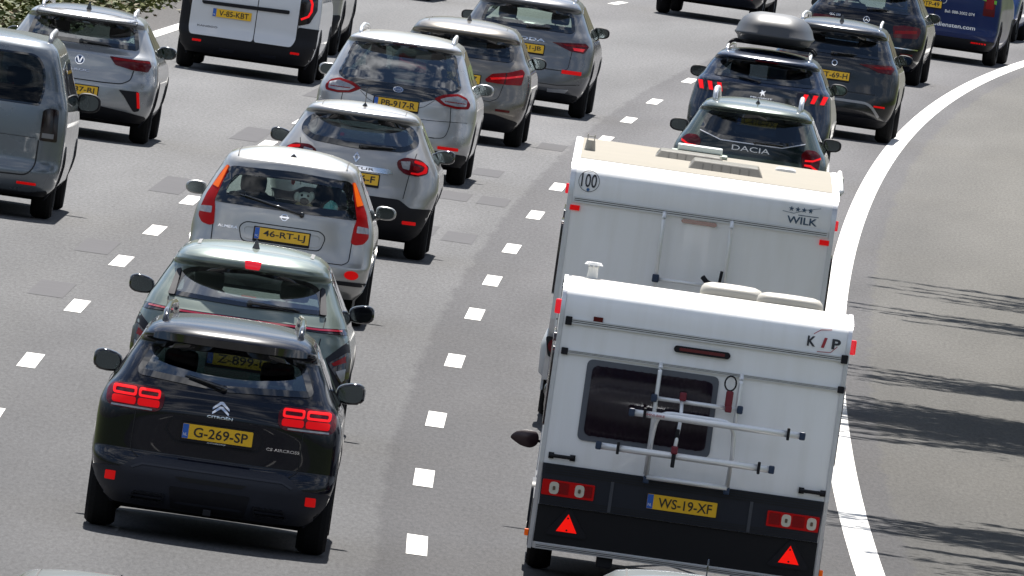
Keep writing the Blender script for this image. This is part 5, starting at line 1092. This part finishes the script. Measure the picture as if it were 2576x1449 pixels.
def weather(m, c0, c1, sx=14, sz=.8):
    # rain streaks and road film running down a panel, slight ripple in the sheet
    t = m.node_tree; b = t.nodes['Principled BSDF']; g = t.nodes.new('ShaderNodeTexCoord'); mp = t.nodes.new('ShaderNodeMapping'); mp.inputs['Scale'].default_value = (sx, 1, sz)
    n = t.nodes.new('ShaderNodeTexNoise'); n.inputs['Scale'].default_value = 1; n.inputs['Detail'].default_value = 5; rp_n = t.nodes.new('ShaderNodeValToRGB'); rp_n.color_ramp.elements[0].position = .28; rp_n.color_ramp.elements[1].position = .55
    rp_n.color_ramp.elements[0].color = (*c0, 1); rp_n.color_ramp.elements[1].color = (*c1, 1)
    t.links.new(g.outputs['Object'], mp.inputs[0]); t.links.new(mp.outputs[0], n.inputs[0]); t.links.new(n.outputs['Fac'], rp_n.inputs['Fac']); t.links.new(rp_n.outputs[0], b.inputs['Base Color'])
    n2 = t.nodes.new('ShaderNodeTexNoise'); n2.inputs['Scale'].default_value = 2.2; u = t.nodes.new('ShaderNodeBump'); u.inputs['Strength'].default_value = .12; u.inputs['Distance'].default_value = .02
    t.links.new(g.outputs['Object'], n2.inputs[0]); t.links.new(n2.outputs['Fac'], u.inputs['Height']); t.links.new(u.outputs[0], b.inputs['Normal'])
weather(WCAR, (.80, .80, .79), (.85, .855, .86), 9, .9)
CREAM = mat('roof_cream', (.255, .238, .205), .85, spec=.1, noise=.12, nscale=2.5)
CREAMD = mat('old_plastic', (.36, .345, .31), .5, spec=.3, noise=.15, nscale=4)
DARKB = mat('navy_grey_plastic', (.014, .017, .026), .5, spec=.3, noise=.15, nscale=4)
ACR = mat('acrylic_pane', (.010, .007, .011), .08, coat=.5, noise=.4, nscale=3)
def undercarriage(V, parent, axle, L_, tw=.18, wr=.31, out=None):
    bm = bmesh.new(); box(bm, (0, L_ / 2, .30), (V.hw * 1.4, L_ - .6, .08)); box(bm, (0, axle, .30), (V.hw * 1.8, .12, .08)); box(bm, (.5, .35, .24), (.12, .5, .12)); box(bm, (-.5, .35, .24), (.12, .5, .12))
    obj_bm('chassis', bm, BLACKP, parent, False, .01); wheels(parent, None, (axle,), wr, tw, out or V.hw - .02)
    bm = bmesh.new(); tube(bm, [(.35, L_ - .2, .36), (0, L_ + 1.2, .42)], .04, 8); tube(bm, [(-.35, L_ - .2, .36), (0, L_ + 1.2, .42)], .04, 8); obj_bm('drawbar', bm, ALU, parent)
def railstrip(V, z0, z1, x0, x1, parent, caps=True, name='aluminium_rail', off=.022):
    o = patch(name, V.rear, [(x0, z0), (x1, z0), (x1, z1), (x0, z1)], ALU, parent, off, off + .005, .3)
    h = z1 - z0
    for f in (.3, .62): patch('rail_groove', V.rear, [(x0 + .01, z0 + h * f), (x1 - .01, z0 + h * f), (x1 - .01, z0 + h * (f + .12)), (x0 + .01, z0 + h * (f + .12))], SEAM, o, off + .0015, .001, .3)
    if caps:
        for a, b in ((x0 - .035, x0 + .015), (x1 - .015, x1 + .035)): patch('rail_end_cap', V.rear, [(a, z0 - .012), (b, z0 - .012), (b, z1 + .012), (a, z1 + .012)], BLACKP, o, off + .006, off + .008, .3, r=.008)
    return o

# --- rear caravan
K = Van(1.075, [(.06, .26), (.03, .60), (.0, .9), (.0, 1.3), (.003, 1.7), (.006, 2.03), (.013, 2.10), (.027, 2.145), (.055, 2.183), (.11, 2.215), (.2, 2.238), (.36, 2.252), (.7, 2.26)], 5.2, 2.30)
kr = empty('caravan', (1.46, 160.5, 0), 0, 'white caravan nearest the camera with a folded bicycle rack, curtained window and number plate', 'caravan', 'touring caravans')
rp_ = [(K.yr(z), z) for z in [.26, .6, .9, 1.3, 1.7] + [1.85 + .015 * k for k in range(27)]]
kp = rp_ + [(.98, 2.262), (2.6, 2.205), (4.4, 2.11)] + arc2((4.7, 2.10), (4.95, 2.05), (5.05, 1.85), 6) + [(5.2, 1.2), (5.15, .6), (5.0, .26)]
shell(K, kp, WCAR, CREAM, kr); trimrail(K, kp, kr)
patch('roof_sheet', Surf(lambda x, y: Vector((x, y, float(np.interp(y, [p[0] for p in kp[:len(rp_) + 3]], [p[1] for p in kp[:len(rp_) + 3]])))), (0, 0, 1)), [(-1.03, .62), (1.03, .62), (1.03, 4.2), (-1.03, 4.2)], mat('roof_grey_white', (.45, .44, .41), .7, noise=.1, nscale=2), kr, .004, .004, .25)
undercarriage(K, kr, 2.5, 5.0, out=1.07)
rr = railstrip(K, 1.945, 1.985, -1.0, 1.04, kr); railstrip(K, 1.725, 1.752, -1.0, 1.045, kr)
patch('brake_lamp', K.rear, [(-.20, 1.895), (.20, 1.895), (.215, 1.87), (.20, 1.845), (-.20, 1.845), (-.215, 1.87)], BLACKP, kr, .03, .04, .05, r=.02); patch('brake_lamp_lens', K.rear, [(-.17, 1.882), (.17, 1.882), (.17, 1.86), (-.17, 1.86)], mat('deep_red', (.12, .008, .01), .3), kr, .033, .01, .05, r=.008)
wf = [(-.83, 1.705), (.155, 1.705), (.16, 1.10), (-.83, 1.10)]
fr = patch('window_frame', K.rear, fillet(wf, .05), mat('window_grey', (.085, .095, .115), .45), kr, .012, .02, .2, holes=[fillet(shrink(wf, .045), .05)])
patch('window_pane', K.rear, fillet(shrink(wf, .042), .05), GLP, fr, .022, 0, .2)
patch('curtain', Surf(lambda x, z: Vector((x, K.yr(z) - .007 + .006 * math.sin(x * 95 + .5 * math.sin(z * 5)) , z)), (0, -1, 0)), fillet(shrink(wf, .040), .05), mat('curtain', (.055, .036, .05), .9, spec=.1, noise=.3, nscale=6), fr, .002, 0, .012)
for x0, x1 in ((-1.02, -.82), (.85, 1.05)):
    a, b = K.rear(x0 + .02, .96), K.rear(x1 - .02, .96); bm = bmesh.new(); n = Vector((0, -.045, 0)); tube(bm, [a, a + n * .9, a + n + Vector((.02, 0, 0)), b + n - Vector((.02, 0, 0)), b + n * .9, b], .014, 8); box(bm, a + Vector((0, -.01, 0)), (.04, .02, .045)); box(bm, b + Vector((0, -.01, 0)), (.04, .02, .045)); obj_bm('grab_handle', bm, BLACKP, kr)
bd = patch('light_band', K.rear, [(-1.04, .595), (1.04, .595), (1.05, .90), (-1.05, .90)], DARKB, kr, .03, .05, .3)
for z in (.885, .868, .85, .832, .645, .628, .612): seam(K.rear, [(-1.03, z), (1.03, z)], bd, .006, 'band_rib', SEAM, .0335)
for x in (-.52, .52): patch('band_step', K.rear, [(x - .012, .60), (x + .012, .60), (x + .012, .83), (x - .012, .83)], mat('band_edge', (.05, .055, .068), .5), bd, .036, .004, .3)
for sg in (1, -1):
    f = (lambda p: p) if sg > 0 else mirror_poly
    o = patch('lamp_cluster', K.rear, f([(.645, .785), (1.035, .785), (1.035, .672), (.645, .672)]), mat('red_lens_mid', (0, 0, 0)), kr, .046, .03, .1, r=.01)
    for x in ((.79, .98) if sg > 0 else (.755, .945)):
        q = patch('clear_lens', K.rear, f([(x - .035, .775), (x + .035, .775), (x + .035, .685), (x - .035, .685)]), mat('milky_lens', (.60, .58, .48), .25, coat=1), o, .052, .008, .1, r=.03)
        patch('bulb', K.rear, f([(x - .010, .745), (x + .010, .745), (x + .010, .715), (x - .010, .715)]), mat('bulb_dark', (.12, .08, .05), .3), q, .056, .004, .1, r=.008)
    for a, b in ((.66, .745), (.835, .925)): patch('lens_panel', K.rear, f([(a, .775), (b, .775), (b, .69), (a, .69)]), RED, o, .050, .004, .1, r=.01)
    x = sg * .83 + .02; tri = [(x, .55), (x + .115, .395), (x - .115, .395)]
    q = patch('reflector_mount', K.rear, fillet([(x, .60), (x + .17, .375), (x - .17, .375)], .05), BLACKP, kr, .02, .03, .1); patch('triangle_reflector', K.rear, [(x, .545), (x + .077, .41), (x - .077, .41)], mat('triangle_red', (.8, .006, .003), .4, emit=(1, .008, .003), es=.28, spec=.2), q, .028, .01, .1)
    for dz_ in (.515, .425): patch('screw', K.rear, [(x - .007, dz_ - .007), (x + .007, dz_ - .007), (x + .007, dz_ + .007), (x - .007, dz_ + .007)], SEAM, q, .031, .002, .1, r=.005)
    mbox('marker_lamp', (sg * (1.075 + .025), .16, 2.055), (.05, .05, .11), mat('bright_red_lens', (0, 0, 0)), kr, .012)
patch('marker_reflector', K.rear, [(-.83, 2.02), (-.76, 2.02), (-.76, 1.985), (-.83, 1.985)], REDD, kr, .012, .02, .1)
plate(kr, Surf(lambda x, z: Vector((x, K.yr(z) - .03, z)), (0, -1, 0)), 'WS-19-XF', .01, .727, dy=.01, frame=False)
patch('lower_skirt', K.rear, [(-1.045, .59), (1.045, .59), (1.045, .31), (-1.045, .31)], mat('skirt_dark', (.008, .008, .010), .6, spec=.25), kr, .006, .01, .3)
railstrip(K, .262, .30, -1.03, 1.03, kr, False)
text_on('maker_letter', 'K', K.rear, .79, 2.065, .062, .075, mat('logo_black', (.015, .015, .02), .4), kr, .006, .03); text_on('maker_letter', 'I', K.rear, .885, 2.065, .022, .075, mat('logo_red', (.35, .02, .03), .4), kr, .006, .02, .25); text_on('maker_letter', 'P', K.rear, .975, 2.065, .065, .075, mat('logo_black', (0, 0, 0)), kr, .006, .03)
seam(K.rear, [(.80, 2.12), (.85, 2.155), (.93, 2.165)], kr, .005, 'logo_swoosh', mat('logo_red', (0, 0, 0)), .005); seam(K.rear, [(.84, 1.995), (.94, 2.0), (.985, 2.05)], kr, .005, 'logo_swoosh', mat('logo_red', (0, 0, 0)), .005)
# roof furniture
bm = bmesh.new(); bmesh.ops.create_cone(bm, cap_ends=True, segments=16, radius1=.042, radius2=.035, depth=.10, matrix=Matrix.Translation((-.88, 1.0, 2.30))); bmesh.ops.create_cone(bm, cap_ends=True, segments=16, radius1=.07, radius2=.055, depth=.02, matrix=Matrix.Translation((-.88, 1.0, 2.375)))
for a in range(4): box(bm, (-.88 + .035 * math.cos(a * 1.57), 1.0 + .035 * math.sin(a * 1.57), 2.355), (.008, .008, .03))
obj_bm('flue_cap', bm, mat('white_plastic', (.72, .72, .70), .5), kr, False)
def dome(name, cx_, cy_, z, hx, hy, h, m, parent, n=4.5):
    bm = bmesh.new(); rings = []
    for zz, s in ((0, 1.0), (h * .35, 1.0), (h * .62, .97), (h * .85, .90), (h, .72), (h * 1.06, .3)):
        rg = []
        for k in range(32):
            a = 2 * math.pi * k / 32; c, q = math.cos(a), math.sin(a); e = 2 / n; rg.append(bm.verts.new((cx_ + abs(c) ** e * math.copysign(1, c) * hx * s, cy_ + abs(q) ** e * math.copysign(1, q) * hy * s, z + zz)))
        rings.append(rg)
    for i in range(len(rings) - 1):
        for k in range(32): bm.faces.new((rings[i][k], rings[i][(k + 1) % 32], rings[i + 1][(k + 1) % 32], rings[i + 1][k]))
    bm.faces.new(rings[-1]); bm.faces.new(rings[0]); return obj_bm(name, bm, m, parent)
dome('roof_vent', .18, 2.3, 2.215, .24, .28, .10, CREAMD, kr); dome('roof_vent', .61, 1.4, 2.245, .25, .22, .085, CREAMD, kr)
# side windows, wheel arch cover, amber markers and wide mirror
for S, nm in ((K.side_l, 'l'), (K.side_r, 'r')):
    for y0, y1 in ((.5, 1.5), (3.3, 4.5)):
        P = fillet([(y0, 1.15), (y1, 1.15), (y1, 1.75), (y0, 1.75)], .06); o = patch('side_window', S, P, ACR, kr, .022, .03, .3)
    patch('skirt', S, [(.1, .27), (5.0, .27), (5.0, .62), (.1, .62)], DARKB, kr, .012, .02, .4, holes=[fillet([(2.1, .275), (2.9, .275), (2.9, .58), (2.1, .58)], .15)]); patch('wheel_arch', S, fillet([(2.0, .30), (3.0, .30), (2.95, .66), (2.05, .66)], .12), DARKB, kr, .03, .03, .2, holes=[fillet([(2.1, .305), (2.9, .305), (2.87, .60), (2.13, .60)], .12)])
    s_ = -1 if nm == 'l' else 1
    mbox('amber_marker', (s_ * 1.10, .25, .36), (.035, .06, .05), AMBER, kr, .008)
# bicycle rack folded against the back wall
rk = empty('bicycle_rack', (1.46, 160.5, .9), 0, 'folded aluminium bicycle rack with long wheel channels on the rear wall of the nearest caravan', 'bicycle rack', 'bicycle racks on the caravans')
RA = mat('rack_aluminium', (.78, .79, .80), .35, .35); BJ = mat('joint_blue', (.012, .03, .07), .5); RJ = mat('clamp_maroon', (.16, .008, .02), .5)
def rt(name, pts, r, m=RA, parent=rk, rad=.05): return mtube(name, arcpts([(x, y, z - .9) for x, y, z in pts], rad), r, m, parent, 10)
rt('upright', [(-.29, .02, 1.745), (-.29, -.09, 1.73), (-.29, -.10, 1.5), (-.29, -.09, .92)], .016); rt('upright', [(.315, .02, 1.745), (.315, -.09, 1.73), (.315, -.10, 1.5), (.31, -.09, 1.36)], .016)
rt('cross_tube', [(-.30, -.10, 1.49), (.34, -.10, 1.49)], .017)
rt('hoop', [(-.28, -.12, .885), (-.285, -.30, 1.2), (-.26, -.34, 1.40), (.30, -.34, 1.40), (.325, -.30, 1.2), (.32, -.12, .885)], .017, rad=.10); rt('hoop_base', [(-.28, -.14, .905), (.32, -.14, .905)], .020)
rt('wheel_channel', [(-.45, -.42, 1.375), (.81, -.42, 1.375)], .026); rt('wheel_channel', [(-.66, -.36, 1.095), (.62, -.36, 1.095)], .026)
for x, y, z in ((-.36, -.42, 1.375), (.71, -.42, 1.375), (-.52, -.36, 1.095), (.53, -.36, 1.095)): o = mbox('strap', (x, y, z - .9), (.022, .065, .09), BLACKP, rk, .006)
for x, y, z in ((-.455, -.42, 1.375), (.815, -.42, 1.375), (-.665, -.36, 1.095), (.625, -.36, 1.095), (-.305, -.10, 1.49), (.335, -.10, 1.49), (-.28, -.12, .885), (.32, -.12, .885)): mbox('joint', (x, y, z - .9), (.045, .06, .06), BJ, rk, .012)
rt('bike_arm', [(-.10, -.14, 1.52), (-.09, -.26, 1.36), (-.105, -.40, 1.14)], .014); mbox('clamp', (-.095, -.15, .63), (.05, .06, .065), RJ, rk, .012); mbox('clamp', (-.105, -.40, .24), (.05, .06, .06), RJ, rk, .012); mbox('clamp_strap', (-.105, -.41, .16), (.03, .03, .10), BLACKP, rk, .008); mbox('arm_grip', (-.10, -.34, .34), (.032, .034, .11), BLACKP, rk, .01)
mbox('clamp', (.25, -.12, .585), (.05, .05, .05), RJ, rk, .01); mbox('clamp_grip', (.245, -.12, .66), (.055, .05, .12), RJ, rk, .014)
mtube('clamp_ring', [(.24 + .042 * math.cos(a), -.125, .775 + .055 * math.sin(a)) for a in np.linspace(0, 2 * math.pi, 15)], .007, BLACKP, rk, 6)
text_on('sticker_text', 'OMNI-BIKE', Surf(lambda x, z: Vector((x, -.449, z)), (0, -1, 0)), -.29, .475, .16, .018, mat('logo_red', (0, 0, 0)), rk, .001)

# --- caravan ahead, taller and wider
W = Van(1.165, [(.06, .30), (.03, .70), (.0, .95), (.0, 1.3), (.003, 1.7), (.008, 2.08), (.016, 2.16), (.033, 2.22), (.065, 2.268), (.125, 2.31), (.22, 2.342), (.36, 2.364), (.6, 2.375)], 6.2, 2.40)
wr_ = empty('caravan', (1.54, 189, 0), -.004, 'white caravan further ahead with a round 100 sticker, four blue stars and cream roof', 'caravan', 'touring caravans')
rp_ = [(W.yr(z), z) for z in [.42, .7, .95, 1.3, 1.7] + [1.85 + .015 * k for k in range(35)]]
wp = rp_ + [(.8, 2.39), (3.0, 2.42), (5.2, 2.41)] + arc2((5.5, 2.40), (5.8, 2.34), (5.95, 2.0), 6) + [(6.2, 1.2), (6.15, .7), (6.0, .42)]
shell(W, wp, WCAR, CREAM, wr_, .03); trimrail(W, wp, wr_, ALU, .035)
patch('roof_sheet', Surf(lambda x, y: Vector((x, y, float(np.interp(y, [p[0] for p in wp[:len(rp_) + 3]], [p[1] for p in wp[:len(rp_) + 3]])))), (0, 0, 1)), [(-1.11, .37), (1.11, .37), (1.11, 5.2), (-1.11, 5.2)], CREAM, wr_, .004, .004, .25)
undercarriage(W, wr_, 2.6, 6.0, .2, .33, 1.17)
railstrip(W, 1.985, 2.035, -1.12, 1.12, wr_, False)
bm = bmesh.new(); box(bm, (0, .35, .45), (.1, .1, .1)); bm.free()
WB = mat('bumper_grey', (.36, .38, .40), .4, noise=.05)
boxshell([(.33, .9, .10, 1.0, 5), (.36, 1.10, -.02, 1.25, 5), (.46, 1.215, -.09, 1.6, 6), (.70, 1.225, -.10, 1.6, 6), (.82, 1.19, -.09, 1.5, 6), (.86, 1.15, -.02, 1.4, 6)], 'rear_bumper', WB, wr_)
BW = Surf(lambda x, z: Vector((x, -.10, z)), (0, -1, 0))
for sg in (1, -1):
    n = 24; o = patch('lamp_recess', BW, fillet([(sg * 1.19, .80), (sg * .80, .80), (sg * .80, .64), (sg * 1.15, .62)][::sg], .03), BLACKP, wr_, .004, .01, .1)
    for x in (1.10, .93): patch('round_lamp', BW, [(sg * x + .062 * math.cos(2 * math.pi * k / n), .72 + .062 * math.sin(2 * math.pi * k / n)) for k in range(n)], REDD, o, .02, .02, .1)
    patch('marker_reflector', W.rear, [(sg * 1.14, 1.96), (sg * 1.055, 1.96), (sg * 1.055, 1.915), (sg * 1.14, 1.915)][::sg], REFL, wr_, .015, .02, .1)
    mbox('marker_lamp', (sg * 1.185, .2, 2.09), (.03, .05, .09), mat('bright_red_lens', (0, 0, 0)), wr_, .01)
    S = W.side_r if sg > 0 else W.side_l
    for y0, y1 in ((.4, 1.3), (3.6, 5.2)): patch('side_window', S, fillet([(y0, 1.15), (y1, 1.15), (y1, 1.8), (y0, 1.8)], .06), ACR, wr_, .03, .04, .3)
    patch('skirt', S, [(.1, .32), (6.0, .32), (6.0, .60), (.1, .60)], WB, wr_, .012, .02, .4, holes=[fillet([(2.15, .325), (3.05, .325), (3.05, .58), (2.15, .58)], .15)])
plate(wr_, BW, 'WR-62-NP', 0, .60, dy=.012)
patch('brake_lamp', W.rear, [(-.15, 1.975), (.14, 1.975), (.155, 1.955), (.14, 1.938), (-.15, 1.938), (-.165, 1.955)], mat('brown_red', (.13, .008, .006), .15, coat=.5), wr_, .02, .03, .05, r=.01)
patch('lower_handle', W.rear, [(-1.10, .995), (-.92, .995), (-.92, .965), (-1.10, .965)], mat('handle_grey', (.30, .31, .33), .4), wr_, .03, .03, .1, r=.012); seam(W.rear, [(-1.12, .955), (1.12, .955)], wr_, .012)
text_on('speed_number', '100', W.rear, -1.005, 2.185, .135, .115, mat('logo_black', (0, 0, 0)), wr_, .008, .008)
n = 32; patch('speed_sticker_ring', W.rear, [(-1.005 + .092 * math.cos(2 * math.pi * k / n), 2.18 + .092 * math.sin(2 * math.pi * k / n)) for k in range(n)], mat('logo_black', (0, 0, 0)), wr_, .004, .002, .05, holes=[[(-1.005 + .088 * math.cos(2 * math.pi * k / n), 2.18 + .088 * math.sin(2 * math.pi * k / n)) for k in range(n)]])
patch('sticker_stamp', W.rear, [(-1.005 + .014 * math.cos(2 * math.pi * k / 12), 2.108 + .014 * math.sin(2 * math.pi * k / 12)) for k in range(12)], mat('stamp_blue', (.03, .12, .3), .4), wr_, .007, .002, .05)
NAVY = mat('navy_vinyl', (.03, .07, .12), .4)
for k in range(4):
    cx_, cz_ = .775 + k * .056, 2.192; st = [(cx_ + (.024 if i % 2 == 0 else .010) * math.sin(i * math.pi / 5), cz_ + (.024 if i % 2 == 0 else .010) * math.cos(i * math.pi / 5)) for i in range(10)][::-1]; patch('star', W.rear, st, NAVY, wr_, .006, .002, .05)
seam(W.rear, [(.70, 2.165), (.80, 2.155), (.90, 2.195), (1.03, 2.225)], wr_, .006, 'logo_swoosh', mat('vinyl_grey', (.25, .28, .32), .4), .005); seam(W.rear, [(.84, 2.145), (1.02, 2.145)], wr_, .006, 'logo_line', NAVY, .005)
text_on('maker_name', 'WILK', W.rear, .88, 2.098, .265, .062, NAVY, wr_, .006, .02)
bm = bmesh.new(); bmesh.ops.create_cone(bm, cap_ends=True, segments=16, radius1=.05, radius2=.038, depth=.09, matrix=Matrix.Translation((-1.04, 1.6, 2.45))); [box(bm, (-1.04 + s, 1.6, 2.52), (.008, .03, .06)) for s in (-.03, .03)]; box(bm, (-1.04, 1.6, 2.53), (.08, .03, .008)); obj_bm('flue_cap', bm, CREAMD, wr_, False)
def vent(x0, x1, y0, y1, z, h, parent, m):
    bm = bmesh.new(); i_ = .05; v = [bm.verts.new(p) for p in ((x0, y0, z), (x1, y0, z), (x1, y1, z), (x0, y1, z), (x0 + i_, y0 + i_ * 1.2, z + h), (x1 - i_, y0 + i_ * 1.2, z + h), (x1 - i_, y1 - i_, z + h), (x0 + i_, y1 - i_, z + h))]
    for f in ((0, 1, 5, 4), (1, 2, 6, 5), (2, 3, 7, 6), (3, 0, 4, 7), (4, 5, 6, 7)): bm.faces.new([v[q] for q in f])
    o = obj_bm('roof_hatch', bm, m, parent, False, .012)
    for k in range(1, 7): mbox('hatch_rib', (x0 + i_ + (x1 - x0 - 2 * i_) * k / 7, y0 + i_ * .6 - .003, z + h * .5), (.006, .01, h * .7), m, o, .002, 0, R(-28))
    mbox('hatch_gasket', ((x0 + x1) / 2, (y0 + y1) / 2, z - .004), (x1 - x0 + .02, y1 - y0 + .02, .014), mat('gasket', (.10, .085, .07), .7), o, .003)
HC = mat('hatch_plastic', (.22, .205, .175), .3, coat=.4, noise=.1)
vent(-.17, .50, .9, 1.9, 2.385, .085, wr_, HC); vent(-.47, .16, 2.3, 3.1, 2.405, .075, wr_, HC); mbox('skylight_frame', (-.07, 4.3, 2.435), (.50, .5, .03), mat('green_grey', (.28, .33, .27), .4), wr_, .01); mbox('skylight', (-.07, 4.35, 2.48), (.40, .4, .05), mat('skylight_white', (.62, .65, .64), .3), wr_, .012)
dome('mushroom_vent', .70, 3.0, 2.405, .095, .09, .05, mat('white_plastic', (0, 0, 0)), wr_, 3)
# awning rail and rolled gutter at the right corner
bm = bmesh.new(); tube(bm, [(1.19, .5, 2.38), (1.20, 5.2, 2.42)], .022, 8); obj_bm('awning_rail', bm, WCAR, wr_)
bm = bmesh.new(); box(bm, (1.21, 4.6, 2.32), (.05, .6, .16), 0, 0); obj_bm('corner_gutter', bm, mat('green_grey', (0, 0, 0)), wr_, False, .015)
rk2 = empty('bicycle_rack', (1.54, 189, .9), -.004, 'bicycle rack with two tall uprights on the rear wall of the caravan ahead', 'bicycle rack', 'bicycle racks on the caravans')
rk = rk2
for x in (-.315, .28): rt('upright', [(x, .04, 2.01), (x, -.08, 1.99), (x, -.10, 1.8), (x - .0, -.10, .98)], .019, parent=rk2)
rt('cross_tube', [(-.33, -.11, 1.425), (.29, -.11, 1.425)], .016, parent=rk2)
mbox('joint', (-.315, -.11, .53), (.06, .06, .07), BJ, rk2, .012); mbox('joint', (.28, -.11, .51), (.06, .06, .10), BLACKP, rk2, .012)
rt('clamp_lever', [(.09, -.14, 1.50), (.13, -.16, 1.46), (.20, -.14, 1.44)], .022, BLACKP, rk2, .02); rt('clamp_lever', [(.24, -.14, 1.44), (.25, -.16, 1.57)], .014, BLACKP, rk2, .02); rt('lower_tube', [(-.33, -.11, 1.0), (.29, -.11, 1.0)], .016, parent=rk2)

# wide mirror of the towing car
o = empty('towing_mirror', (.27, 169.5, .68), 0, 'dark oval clip-on towing mirror poking out left of the rear caravan', 'mirror')
bm = bmesh.new()
out = [(-.13, .0), (-.08, .055), (.0, .075), (.08, .07), (.105, .03), (.10, -.03), (.05, -.065), (-.03, -.055)]; out = fillet(out, .03, 3)
r0 = [bm.verts.new((x, 0, z)) for x, z in out]; r1 = [bm.verts.new((x, .04, z)) for x, z in out]; r2 = [bm.verts.new((x * .7, .08, z * .7)) for x, z in out]
for a, b in ((r0, r1), (r1, r2)):
    for k in range(len(out)): bm.faces.new((a[k], a[(k + 1) % len(out)], b[(k + 1) % len(out)], b[k]))
bm.faces.new(r0); bm.faces.new(r2); obj_bm('housing', bm, mat('mirror_brown', (.035, .018, .022), .4), o)
mtube('arm', [(.08, .05, 0), (.25, .05, -.01), (.36, .06, -.03)], .012, BLACKP, o, 8)
